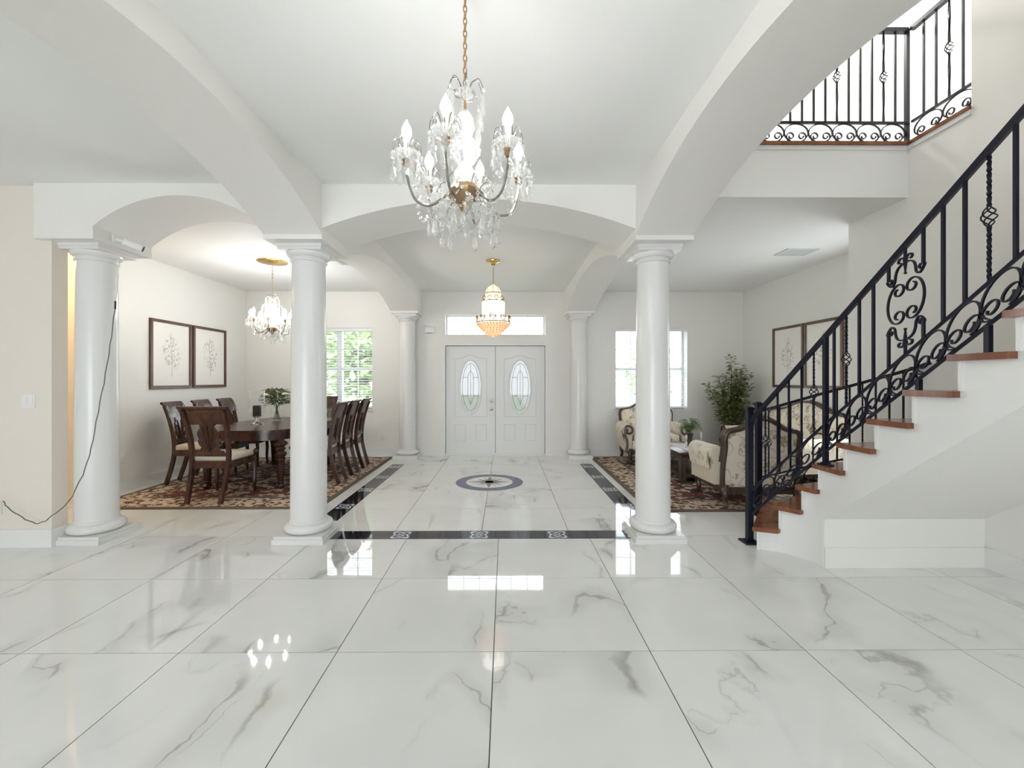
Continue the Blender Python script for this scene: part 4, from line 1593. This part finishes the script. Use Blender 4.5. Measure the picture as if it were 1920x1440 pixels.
# lantern-shaped entry light
ln = thing('lantern_chandelier', 'gold and crystal lantern light in front of the entry doors', 'pendant light', (-.165, 5.95, ZC))
MB().lathe([(.01, -.075), (.03, -.06), (.04, -.035), (.085, -.02), (.09, -.006), (.09, 0)], 28).build('canopy', 'gold', ln)
chain(ln, 0, 0, -.345, -.07)
zt = -.335
MB().lathe([(.004, zt + .01), (.02, zt - .004), (.07, zt - .03), (.1, zt - .075), (.115, zt - .125)], 24).build('dome_shade', 'lantern_dome', ln)
for k in range(8):
    a = 2 * pi * k / 8
    MB().tube([((r_ + .003) * cos(a), (r_ + .003) * sin(a), z) for r_, z in ((.01, zt + .008), (.07, zt - .03), (.1, zt - .075), (.115, zt - .125))], .003, 5).build('dome_rib', 'gold', ln)
MB().tube([(.119 * cos(2 * pi * k / 28), .119 * sin(2 * pi * k / 28), zt - .127) for k in range(28)], .006, 6, closed=True).build('upper_ring', 'gold', ln)
MB().lathe([(.113, zt - .127), (.113, zt - .21)], 24).build('collar_shade', 'lantern_dome', ln)
for k in range(10):
    a = 2 * pi * k / 10
    cxx, cyy = .15 * cos(a), .15 * sin(a)
    mb = MB().tube([(.026 * cos(b), 0, .026 * sin(b)) for b in [2 * pi * j / 12 for j in range(12)]], .0055, 5, closed=True, up=(0, 1, 0))
    mb.xf(Matrix.Translation((cxx, cyy, zt - .20)) @ Matrix.Rotation(a + pi / 2, 4, 'Z'))
    mb.build('ring_ornament', 'antique', ln)
    link('crystal_bead', BEAD, ln, (cxx, cyy, zt - .20))
MB().tube([(.158 * cos(2 * pi * k / 32), .158 * sin(2 * pi * k / 32), zt - .237) for k in range(32)], .007, 6, closed=True).build('middle_ring', 'antique', ln)
MB().lathe([(.150, zt - .237), (.150, zt - .53)], 32).build('cylinder_shade', 'lantern', ln)
for k in range(20):
    a = 2 * pi * k / 20
    MB().tube([(.154 * cos(a), .154 * sin(a), zt - .24), (.154 * cos(a), .154 * sin(a), zt - .53)], .0065, 5).build('crystal_rod', 'crystal_body', ln)
for k in range(10):
    a = 2 * pi * (k + .5) / 10
    for sx in (-1, 1):
        pts = [(sx * p[0], p[1]) for p in spiral(.022, .05, .008, .024, radians(400), radians(-60), 12)] + [(sx * .03, .01), (0, -.005)]
        mb = MB().tube([(p[0], 0, p[1]) for p in pts], .0065, 5, up=(0, 1, 0))
        mb.xf(Matrix.Translation((.235 * cos(a), .235 * sin(a), zt - .515)) @ Matrix.Rotation(a + pi / 2, 4, 'Z'))
        mb.build('crown_scroll', 'antique', ln)
MB().tube([(.238 * cos(2 * pi * k / 40), .238 * sin(2 * pi * k / 40), zt - .535) for k in range(40)], .008, 6, closed=True).build('lower_ring', 'antique', ln)
for i, (r_, z) in enumerate(((.225, -.56), (.20, -.59), (.172, -.62), (.142, -.65), (.108, -.68), (.07, -.71))):
    n = int(r_ * 150)
    mb = MB()
    for k in range(n):
        a = 2 * pi * k / n
        mb.ball((r_ * cos(a), r_ * sin(a), zt + z), .012, 6, 4, (1, 1, 1.5))
    stuff(mb.build('crystal_tier', 'tier', ln, 0))
MB().lathe([(.004, zt - .735), (.055, zt - .70), (.105, zt - .66), (.16, zt - .61), (.215, zt - .545)], 28).build('bowl_shade', 'lantern_warm', ln)
MB().ball((0, 0, zt - .75), .02, 8, 6).build('finial', 'crystal_body', ln)

# passage light fitting, then upstairs domes added to whiten the loft
fx = thing('ceiling_light', 'warm dome light in the passage behind the left column', 'ceiling light', (-5.55, 4.45, ZC))
MB().lathe([(.02, -.1), (.09, -.085), (.14, -.045), (.155, -.015)], 24).build('dome', 'fitting', fx)
MB().lathe([(.165, -.018), (.165, 0)], 24).build('rim', 'gold', fx)
lamp('passage_light', (0, 0, -.18), 22, (1.0, .74, .40), .1, fx)
for lx_, ly_, e_, lb in ((2.6, 5.6, 110, 'dome light added to brighten the upstairs hall behind the balcony'), (5.0, 5.0, 60, 'dome light added to brighten the right of the upstairs hall')):
    fx = thing('ceiling_light', lb, 'ceiling light', (lx_, ly_, 6.2))
    MB().lathe([(.02, -.12), (.12, -.1), (.19, -.05), (.205, -.015)], 24).build('dome', 'fill_dome', fx)
    MB().lathe([(.215, -.018), (.215, 0)], 24).build('rim', 'trim', fx)
    lamp('upstairs_fill', (0, 0, -.25), e_, (1, .985, .97), .15, fx)


# ------------------------------------------------------------------ rugs
def rug(label, x0, x1, y0, y1):
    r = thing('rug', label, 'rug', ((x0 + x1) / 2, (y0 + y1) / 2, 0), 0, 'patterned persian rugs')
    a, b = (x1 - x0) / 2, (y1 - y0) / 2
    e, w = .06, .42
    MB().box(-a + w, a - w, -b + w, b - w, .0, .014).build('field', 'rug', r, 0)
    bm_ = MB()
    for (p, q, s_, t_) in ((-a + e, a - e, -b + e, -b + w), (-a + e, a - e, b - w, b - e), (-a + e, -a + w, -b + w, b - w), (a - w, a - e, -b + w, b - w)):
        bm_.box(p, q, s_, t_, 0, .0138)
    bm_.build('border', 'rugb', r, 0)
    em = MB()
    for (p, q, s_, t_) in ((-a, a, -b, -b + e), (-a, a, b - e, b), (-a, -a + e, -b + e, b - e), (a - e, a, -b + e, b - e)):
        em.box(p, q, s_, t_, 0, .013)
    em.build('edge_binding', 'rugedge', r, 0)
    lm = MB()
    for (p, q, s_, t_) in ((-a + w - .02, a - w + .02, -b + w - .02, -b + w + .02), (-a + w - .02, a - w + .02, b - w - .02, b - w + .02), (-a + w - .02, -a + w + .02, -b + w + .02, b - w - .02), (a - w - .02, a - w + .02, -b + w + .02, b - w - .02)):
        lm.box(p, q, s_, t_, .001, .0145)
    lm.build('inner_stripe', 'rugedge', r, 0)


rug('large patterned rug under the dining table', -4.72, -2.07, 4.73, 7.86)
rug('large patterned rug under the parlour armchairs', 1.58, 4.40, 4.60, 7.86)
ZR = .0175


# ------------------------------------------------------------------ dining set
def dining_chair_meshes():
    """local: faces +y, origin on the floor under the seat"""
    out = []
    for sx in (-1, 1):
        pts = catmull([(sx * .19, -.36, 0), (sx * .2, -.29, .22), (sx * .21, -.245, .44), (sx * .215, -.255, .66), (sx * .225, -.30, .88), (sx * .232, -.355, 1.06)], 5)
        out.append(('rear_post', MB().sweep(pts, .038, .05, up=(0, 1, 0)).mesh('rear_post', 'mahogany', 40)))
        fp = catmull([(sx * .235, .215, .46), (sx * .24, .225, .3), (sx * .238, .22, .12), (sx * .24, .23, 0)], 4)
        mb = MB().tube(fp, [.03 - .014 * i / (len(fp) - 1) for i in range(len(fp))], 10)
        mb.ball((sx * .245, .245, .50), .042, 10, 7, (.75, 1, 1))
        out.append(('leg', mb.mesh('leg', 'mahogany')))
    # crest rail with rolled top
    prof = [(.018, .90), (.004, .97), (-.03, 1.05), (-.065, 1.10), (-.085, 1.115), (-.1, 1.108), (-.098, 1.088), (-.075, 1.075), (-.05, 1.03), (-.024, .96), (-.008, .90)]
    prof = [(y - .295, z) for y, z in prof]
    xs_ = [-.285, -.27, -.14, 0, .14, .27, .285]
    mb = MB()
    vs, fs = [], []
    for x in xs_:
        bow = -.018 * (1 - (x / .285) ** 2)
        for (y, z) in prof:
            vs.append((x, y + bow, z))
    n = len(prof)
    for i in range(len(xs_) - 1):
        for k in range(n):
            k2 = (k + 1) % n
            fs.append((i * n + k, (i + 1) * n + k, (i + 1) * n + k2, i * n + k2))
    fs += [tuple(range(n)), tuple((len(xs_) - 1) * n + k for k in range(n - 1, -1, -1))]
    mb.add(vs, fs)
    out.append(('crest_rail', mb.mesh('crest_rail', 'mahogany', 40)))
    # carved splat
    half = [(.085, .92), (.075, .87), (.095, .84), (.125, .81), (.13, .77), (.115, .73), (.13, .70), (.12, .66), (.095, .63), (.11, .60), (.16, .585), (.165, .565), (.10, .545)]
    poly = half + [(-x, z) for x, z in half[::-1]]

    def yb(z):
        return -.25 - .10 * max(0, (z - .6) / .45) ** 1.6
    mb = MB()
    sec = 13
    for a_, b_ in zip(half, half[1:]):
        p = [(-a_[0], a_[1]), (a_[0], a_[1]), (b_[0], b_[1]), (-b_[0], b_[1])]
        f_ = [(x, yb(z) - .010, z) for x, z in p]
        k_ = [(x, yb(z) + .010, z) for x, z in p]
        mb.hexa([f_[3], f_[2], k_[2], k_[3], f_[0], f_[1], k_[1], k_[0]])
    for sx in (-1, 1):
        for base, mid, tip in ((.0, .06, .105), (.0, .035, .06), (0, .075, .075)):
            zs = (.60, .72, .80) if tip > .07 else (.60, .74, .86)
            if base == 0 and mid == .075:
                zs = (.60, .645, .70)
            pts = catmull([(sx * base, yb(zs[0]) - .014, zs[0]), (sx * mid, yb(zs[1]) - .014, zs[1]), (sx * tip, yb(zs[2]) - .012, zs[2])], 4)
            mb.tube(pts, .006, 5)
            mb.tube([(p.x, p.y + .027, p.z) for p in pts], .006, 5)
    mb.tube([(0, yb(.58) - .014, .58), (0, yb(.88) - .014, .88)], .008, 5)
    out.append(('splat', mb.mesh('splat', 'mahogany', 40)))
    out.append(('lower_rail', MB().rbox((0, -.253, .545), (.42, .026, .045), .008, 2).mesh('lower_rail', 'mahogany')))
    mb = MB().box(-.235, .235, -.255, -.22, .385, .465).box(-.255, .255, .205, .24, .385, .465)
    for sx in (-1, 1):
        mb.hexa([(sx * .21, -.23, .385), (sx * .235, -.23, .385), (sx * .26, .21, .385), (sx * .235, .21, .385), (sx * .21, -.23, .465), (sx * .235, -.23, .465), (sx * .26, .21, .465), (sx * .235, .21, .465)])
    out.append(('seat_frame', mb.mesh('seat_frame', 'mahogany', 0)))
    out.append(('seat_cushion', MB().rbox((0, -.005, .495), (.475, .45, .075), .03, 4, .018).mesh('seat_cushion', 'seat')))
    return out


CH = dining_chair_meshes()


def dining_chair(label, x, y, rz, sx=1.0):
    c = thing('dining_chair', label, 'chair', (x, y, ZR + .006), rz, 'carved dining chairs around the table')
    c.scale = (sx, 1, 1)
    for nm, me in CH:
        link(nm, me, c)
    return c


dining_chair('carved dark dining chair at the near end of the table, its back to us', -3.44, 5.22, 0)
dining_chair('carved dark dining chair at the far end of the table under the window', -3.34, 7.42, pi)
for k, (y, nm) in enumerate(((5.93, 'nearest of the three'), (6.43, 'middle of the three'), (6.93, 'farthest of the three'))):
    dining_chair('carved dark dining chair along the side wall, ' + nm, -4.24, 5.93 + (y - 5.93) * 1.1, -pi / 2 + .08, .68)
    dining_chair('carved dark dining chair on the entry side of the table, ' + nm, -2.63, y, pi / 2 + .05, .78)

tbl = thing('dining_table', 'dark mahogany dining table with turned legs', 'table', (-3.44, 6.42, ZR))


def superell(a, b, p, n=64):
    pts = []
    for k in range(n):
        t_ = 2 * pi * k / n
        pts.append((a * math.copysign(abs(cos(t_)) ** (2 / p), cos(t_)), b * math.copysign(abs(sin(t_)) ** (2 / p), sin(t_))))
    return pts


se = superell(.66, 1.02, 4.2)
tt = MB()
for s0, s1, z0, z1 in ((1, 1, .755, .775), (.985, .985, .742, .755)):
    tt.prism([(x * s0, y * s0, z0) for x, y in se], (0, 0, z1 - z0))
tt.build('tabletop', 'mahogany', tbl, 30)
ap_ = superell(.60, .96, 4.2)
MB().prism([(x, y, .635) for x, y in ap_], (0, 0, .108)).build('apron', 'mahogany', tbl, 30)
lp = [(.03, 0), (.05, .012), (.055, .035), (.04, .05), (.03, .065), (.042, .08), (.032, .1), (.038, .12), (.045, .27), (.05, .36), (.06, .375), (.06, .39), (.045, .40), (.07, .43), (.078, .455), (.05, .485), (.042, .495), (.066, .515), (.06, .53), (.045, .545),
      (.085, .575), (.088, .595), (.055, .62), (.045, .64)]
LG = MB().lathe(lp, 18).mesh('leg', 'mahogany')
for x, y in ((-.47, -.83), (.49, -.83), (-.46, .76), (.46, .76)):
    link('leg', LG, tbl, (x, y, 0))
ZT = ZR + .775


# hurricane candle holders
def hurricane(label, x, y):
    h = thing('hurricane_candle', label, 'candle holder', (x, y, ZT), 0, 'glass hurricane candle holders')
    MB().lathe([(.085, 0), (.085, .012), (.05, .02), (.02, .045), (.034, .06), (.018, .075), (.03, .09), (.045, .1), (.012, .105)], 24).build('stem', 'chrome', h)
    MB().lathe([(.02, .1), (.06, .112), (.095, .15), (.108, .21), (.104, .30), (.1, .48)], 28).build('glass_bowl', 'glass', h)
    MB().tube([(.1 * cos(2 * pi * k / 28), .1 * sin(2 * pi * k / 28), .48) for k in range(28)], .003, 5, closed=True).build('glass_rim', 'crystal_body', h)
    MB().lathe([(.052, .112), (.054, .12), (.054, .27), (.045, .275), (.01, .27)], 22).build('pillar_candle', 'candle', h)


hurricane('glass hurricane holder with a black candle on the dining table', -3.60, 6.18)
hurricane('glass hurricane holder half hidden behind the near column', -3.40, 7.16)

# bouquet
bq = thing('flower_vase', 'clear glass vase of roses on the dining table', 'vase', (-3.615, 6.74, ZT))
MB().lathe([(.045, 0), (.06, .006), (.085, .05), (.098, .10), (.085, .16), (.06, .215), (.055, .235), (.066, .255)], 24).build('glass', 'glass', bq)
st_ = MB()
rs = random.Random(5)
for k in range(16):
    a, r_ = rs.uniform(0, 2 * pi), rs.uniform(.02, .07)
    st_.tube([(r_ * cos(a), r_ * sin(a), .015), (.2 * r_ * cos(a + 2), .2 * r_ * sin(a + 2), .2), (.12 * cos(a), .12 * sin(a), .34)], .003, 4)
stuff(st_.build('stems', 'fern', bq))


def leaf_quad(mb, p, d, up, l, w, fold=.25):
    d = Vector(d).normalized()
    s_ = d.cross(Vector(up))
    s_ = s_.normalized() if s_.length > 1e-4 else d.orthogonal().normalized()
    n_ = s_.cross(d).normalized()
    p = Vector(p)
    v = [p, p + d * l * .35 + s_ * w / 2 + n_ * fold * w, p + d * l * .75 + s_ * w * .32 + n_ * fold * w * .6, p + d * l, p + d * l * .75 - s_ * w * .32 + n_ * fold * w * .6, p + d * l * .35 - s_ * w / 2 + n_ * fold * w, p + d * l * .5]
    mb.add(v, [(0, 1, 6), (1, 2, 6), (2, 3, 6), (3, 4, 6), (4, 5, 6), (5, 0, 6)])


fo = MB()
for k in range(420):
    a, e = rs.uniform(0, 2 * pi), rs.uniform(-.6, 1.3)
    r_ = rs.uniform(.03, .2)
    p = (r_ * cos(a) * cos(e * .6), r_ * sin(a) * cos(e * .6), .34 + .15 * sin(e))
    leaf_quad(fo, p, (cos(a), sin(a), rs.uniform(-.5, .8)), (0, 0, 1), rs.uniform(.05, .09), rs.uniform(.025, .04))
stuff(fo.build('foliage', 'leaf', bq, 0))
for k in range(11):
    a = 2 * pi * k / 11 + rs.uniform(-.2, .2)
    r_ = .19 if k % 3 else .10
    z = .40 + (.07 if not k % 3 else rs.uniform(-.03, .05))
    mb = MB()
    for j in range(9):
        b = j * 2.4
        rr = .008 + .0025 * j
        mb.ball((rr * cos(b), rr * sin(b), -.0015 * j), .018 + .0008 * j, 7, 5, (1, 1, .8))
    mb.build('rose', 'rose' if k % 2 else 'rose2', bq).location = (r_ * cos(a), r_ * sin(a), z)


# ------------------------------------------------------------------ upholstered seats
def upholstered(name, label, cat, loc, rz, W, D=.80, crest=1.0, cushions=1, group='carved damask parlour seats'):
    """local: faces +y; W outer width over the arms"""
    o = thing(name, label, cat, loc, rz, group)
    bw = W / 2 - .10                      # half width of the back
    yb_ = -D / 2
    lean = .10

    def back_pt(x, z, off=0.0):
        return (x, yb_ + .06 - lean * (z - .22) / .78 + off, z)
    half = [(bw * .98, .20), (bw * 1.0, .45), (bw * .97, .66), (bw * .985, .78), (bw * .93, .845), (bw * .78, .865), (bw * .58, .885), (bw * .36, .94), (bw * .16, .985), (0, 1.0)]
    half = [(x, z * crest if z > .6 else z) for x, z in half]
    cur = catmull([(x, z, 0) for x, z in half], 5)
    outl = [(p.x, p.y) for p in cur] + [(-p.x, p.y) for p in cur[::-1][1:]]
    th = .13
    # back panel (flat rear face, padded front)
    vs, fs = [], []
    cz_ = .55
    n = len(outl)
    rings = [(1.0, 0.0), (1.0, th * .55), (.93, th * .92), (.6, th * 1.25), (.0, th * 1.35)]
    for sc2, off in rings:
        for x, z in outl:
            vs.append(back_pt(x * sc2, cz_ + (z - cz_) * sc2, off))
    for i in range(len(rings) - 1):
        for k in range(n):
            k2 = (k + 1) % n
            fs.append((i * n + k, i * n + k2, (i + 1) * n + k2, (i + 1) * n + k))
    fs.append(tuple(range(n)))
    MB().add(vs, fs).build('back_cushion', 'damask', o, 50)
    MB().tube([back_pt(x, z, -.004) for x, z in outl], .029, 8, up=(0, 1, 0)).build('back_frame', 'walnut', o)
    MB().tube([back_pt(x * 1.0, z + .004, th * .5) for x, z in outl[6:-6]], .018, 8, up=(0, 1, 0)).build('front_moulding', 'walnut', o)
    MB().tube([back_pt(0, crest + .0, -.004), back_pt(0, crest + .035, -.004)], [.04, .012], 10).build('crest_ornament', 'walnut', o)
    # seat
    sw_ = W / 2 - .19
    MB().rbox((0, .04, .31), (2 * sw_ + .06, D - .16, .16), .03, 3).build('seat_base', 'damask', o)
    for k in range(cushions):
        w = 2 * sw_ / cushions
        MB().rbox((-sw_ + w * (k + .5), .07, .435), (w - .008, D - .22, .13), .045, 4, .02).build('seat_cushion', 'damask', o)
    # arms
    for sx in (-1, 1):
        xa = sx * (W / 2 - .10)
        y0, y1 = yb_ + .10, D / 2 - .05
        prof = [(-.05, .22), (.06, .22), (.065, .40), (.072, .50)] + [(.005 + .098 * cos(t_), .555 + .095 * sin(t_)) for t_ in [radians(-25 + 230 * i / 12) for i in range(13)]] + [(-.06, .47)]
        a_ = [(xa + sx * x, y0, z + .02) for x, z in prof]
        b_ = [(xa + sx * x, y1, z) for x, z in prof]
        nn = len(prof)
        vs = a_ + b_
        fs = [(k, (k + 1) % nn, nn + (k + 1) % nn, nn + k) for k in range(nn)] + [tuple(range(nn - 1, -1, -1)), tuple(range(nn, 2 * nn))]
        if sx < 0:
            fs = [f[::-1] for f in fs]
        MB().add(vs, fs).build('arm', 'weave', o, 40)
        # throw cloth over the arm
        thp = [(.085, .40)] + [(.005 + .106 * cos(t_), .555 + .103 * sin(t_)) for t_ in [radians(-22 + 222 * i / 14) for i in range(15)]] + [(-.07, .47)]
        tv, tf = [], []
        ny = 7
        for j in range(ny):
            yy = y0 + .06 + (y1 - y0 - .07) * j / (ny - 1)
            for q, (x, z) in enumerate(thp):
                wob = .004 * sin(j * 2.1 + q)
                tv.append((xa + sx * (x + wob), yy, z + .012 * (1 - j / (ny - 1)) - (.02 * (j % 2) if q == 0 else 0)))
        nt_ = len(thp)
        for j in range(ny - 1):
            for q in range(nt_ - 1):
                f_ = (j * nt_ + q, j * nt_ + q + 1, (j + 1) * nt_ + q + 1, (j + 1) * nt_ + q)
                tf.append(f_ if sx > 0 else f_[::-1])
        MB().add(tv, tf).build('arm_throw', 'damask2', o, 60)
        # carved arm front: scroll then post to the frame
        sp_ = spiral(0, .56, .018, .085, radians(430), radians(60), 22)
        fp = [(xa + sx * (p[0] - .0), y1 + .006, p[1]) for p in sp_]
        pp = fp + [(xa + sx * .062, y1 + .008, .50), (xa + sx * .03, y1 + .012, .40), (xa + sx * .028, y1 + .015, .28), (xa + sx * .05, y1 + .012, .20)]
        MB().tube(catmull(pp, 2), .019, 7, up=(0, 1, 0)).build('arm_scroll', 'walnut', o)
        # legs
        for yy, fr_ in ((yb_ + .06, -1), (y1 - .02, 1)):
            lx = sx * (W / 2 - .14)
            pts = catmull([(lx, yy, .24), (lx + sx * .02, yy + fr_ * .035, .16), (lx + sx * .005, yy + fr_ * .02, .07), (lx + sx * .012, yy + fr_ * .05, .012)], 5)
            nn2 = len(pts)
            MB().tube(pts, [.042 - .02 * min(1, i / (nn2 * .75)) + (.006 if i > nn2 - 3 else 0) for i in range(nn2)], 9).build('leg', 'walnut', o)
    # show-wood seat rail, shaped in front
    hw = W / 2 - .12
    n = 24
    lo_, hi_ = [], []
    for i in range(n + 1):
        u = -1 + 2 * i / n
        zlow = .165 - .035 * math.exp(-(u * 3) ** 2) + .02 * cos(u * 3 * pi)
        lo_.append((u * hw, D / 2 - .065, zlow))
        hi_.append((u * hw, D / 2 - .065, .235))
    MB().prism(lo_ + hi_[::-1], (0, .035, 0)).build('front_rail', 'walnut', o, 0)
    MB().box(-hw, hw, yb_ + .035, yb_ + .07, .15, .225).build('rear_rail', 'walnut', o, 0)
    for sx in (-1, 1):
        MB().box(*sorted((sx * (hw - .02), sx * (hw + .015))), yb_ + .07, D / 2 - .065, .16, .225).build('side_rail', 'walnut', o, 0)
    return o


upholstered('armchair', 'damask armchair behind the stair railing, its back to us', 'armchair', (2.84, 5.04, ZR), radians(-2), 1.02, .78, 1.0)
upholstered('armchair', 'damask armchair facing us under the right window', 'armchair', (2.58, 7.46, ZR), pi + radians(-4), 1.14, .80, 1.02)
upholstered('sofa', 'long damask sofa along the parlour side wall', 'sofa', (4.03, 6.22, ZR), pi / 2, 1.86, .86, 1.09, 2)

# coffee table
ct = thing('coffee_table', 'low dark walnut coffee table on the parlour rug', 'table', (2.78, 6.36, ZR))
MB().rbox((0, 0, .395), (.74, 1.06, .04), .008, 2).build('tabletop', 'walnut', ct)
MB().box(-.33, .33, -.49, .49, .31, .376).build('apron', 'walnut', ct, 0)
for sx in (-1, 1):
    for sy in (-1, 1):
        MB().rbox((sx * .315, sy * .475, .17), (.075, .075, .34), .008, 2).build('leg', 'walnut', ct)
MB().rbox((0, 0, .075), (.62, .94, .05), .006, 2).build('shelf', 'walnut', ct)
ZCT = ZR + .415
ru = thing('table_runner', 'white lace runner on the coffee table', 'runner', (2.78, 6.36, ZCT))
MB().box(-.20, .24, -.50, .34, 0, .003).build('cloth', 'lace', ru, 0)
fn = thing('potted_fern', 'green fern in a slim dark vase on the coffee table', 'plant', (2.81, 6.42, ZCT + .003))
MB().lathe([(.04, 0), (.045, .01), (.03, .06), (.035, .14), (.05, .19), (.046, .2), (.01, .195)], 20).build('vase', 'pot', fn)
fm = MB()
rs = random.Random(11)
for k in range(26):
    a = 2 * pi * k / 26 + rs.uniform(-.2, .2)
    R_ = rs.uniform(.10, .19)
    hgt = rs.uniform(.10, .22)
    pts = catmull([(0, 0, .19), (R_ * .45 * cos(a), R_ * .45 * sin(a), .19 + hgt), (R_ * .85 * cos(a), R_ * .85 * sin(a), .19 + hgt * .85), (R_ * cos(a), R_ * sin(a), .19 + hgt * .35)], 4)
    fm.tube(pts, .0022, 4)
    for i, p in enumerate(pts[2:]):
        for s_ in (-1, 1):
            leaf_quad(fm, p, (-sin(a) * s_ + .3 * cos(a), cos(a) * s_ + .3 * sin(a), -.2), (0, 0, 1), .045 - .002 * i, .014)
stuff(fm.build('fronds', 'fern', fn, 0))


def candlestick(label, x, y, h):
    c = thing('candlestick', label, 'candlestick', (x, y, ZCT + .003), 0, 'glass candlesticks')
    MB().lathe([(.035, 0), (.035, .008), (.012, .02), (.02, .04), (.008, .06), (.016, h * .5), (.008, h * .7), (.018, h - .012), (.018, h)], 16).build('stick', 'crystal_body', c)
    MB().lathe([(.010, h), (.010, h + .05), (.002, h + .056)], 10).build('candle', 'lace', c)


candlestick('glass candlestick right of the fern vase', 2.90, 6.25, .17)
candlestick('glass candlestick left of the fern vase', 2.70, 6.30, .13)

# tall potted tree in the corner
tp = thing('potted_tree', 'tall leafy potted tree in the parlour corner', 'plant', (4.08, 7.62, ZR))
MB().lathe([(.13, 0), (.15, .01), (.18, .25), (.2, .33), (.2, .36), (.185, .36), (.18, .33)], 28).build('pot', 'pot', tp)
MB().lathe([(.18, .325), (.001, .335)], 24).build('soil', 'soil', tp)
tm, lf = MB(), MB()
rs = random.Random(21)
for k in range(17):
    a = rs.uniform(0, 2 * pi)
    sp_ = rs.uniform(.05, .36)
    hh_ = rs.uniform(.85, 1.55) if k else 1.83
    if k == 0:
        sp_ = .04
    if k == 1:
        a, sp_, hh_ = 0.2, .2, 1.62
    if k == 2:
        a, sp_, hh_ = 3.0, .40, 1.32
    b = catmull([(.03 * cos(a), .03 * sin(a), .33), (sp_ * .35 * cos(a), sp_ * .35 * sin(a), .33 + (hh_ - .33) * .45), (sp_ * cos(a), sp_ * sin(a), hh_)], 10)
    tm.tube(b, [.011 - .008 * i / (len(b) - 1) for i in range(len(b))], 6)
    for i, p in enumerate(b):
        if p.z < .62:
            continue
        top = i / len(b)
        cnt = 15 if top < .85 else 7
        for j in range(cnt):
            c_ = rs.uniform(0, 2 * pi)
            ln_ = rs.uniform(.03, .15) * (1.15 - .75 * top)
            q = p + Vector((cos(c_) * ln_, sin(c_) * ln_, rs.uniform(-.03, .06)))
            if rs.random() < .35:
                tm.tube([p, q], .0022, 4)
            leaf_quad(lf, q, (cos(c_), sin(c_), rs.uniform(-.4, .7)), (0, 0, 1), rs.uniform(.065, .095), rs.uniform(.042, .058))
tm.build('branches', 'bark', tp)
stuff(lf.build('foliage', 'leaf', tp, 0))

# ------------------------------------------------------------------ outdoors seen through the windows
struct('ground', MB().box(-30, 1.2, YW + .28, 45, -.35, -.15), 'grass', label='lawn outside the front windows', smooth=0)
struct('ground_drive', MB().box(1.2, 30, YW + .28, 45, -.35, -.14), 'drive', label='pale driveway outside the right window', smooth=0)
rs = random.Random(33)


def garden_tree(label, x, y, h, r, nleaf=700, nm='garden_tree'):
    t_ = thing(nm, label, 'tree', (x, y, -.16), 0, 'garden trees outside the window')
    MB().tube(catmull([(0, 0, 0), (.05, .03, h * .3), (-.04, .05, h * .62)], 5), [.12 - .006 * i for i in range(11)], 8).build('trunk', 'bark', t_)
    mb = MB()
    for k in range(nleaf):
        u = rs.uniform(-1, 1)
        a = rs.uniform(0, 2 * pi)
        rr = r * rs.uniform(.35, 1.0)
        s_ = sqrt(1 - u * u)
        p = (rr * s_ * cos(a), rr * s_ * sin(a), h * .58 + rr * u * h * .42 / r)
        leaf_quad(mb, p, (rs.uniform(-1, 1), rs.uniform(-1, 1), rs.uniform(-.6, .6)), (0, 0, 1), rs.uniform(.3, .5), rs.uniform(.18, .3))
    stuff(mb.build('crown', 'hedge', t_, 0))


garden_tree('leafy garden tree outside the dining window, left side', -7.3, 14.5, 4.6, 1.7, 900)
garden_tree('leafy garden tree outside the dining window, centre', -4.5, 13.6, 3.8, 1.35, 800)
garden_tree('tall garden tree far behind the dining window', -6.4, 19.5, 6.5, 2.6, 1100)
garden_tree('round garden shrub low outside the dining window', -5.3, 11.8, 1.3, .9, 350, 'garden_shrub')
garden_tree('small garden tree outside the parlour window', 6.5, 19.0, 3.0, 1.5, 400)
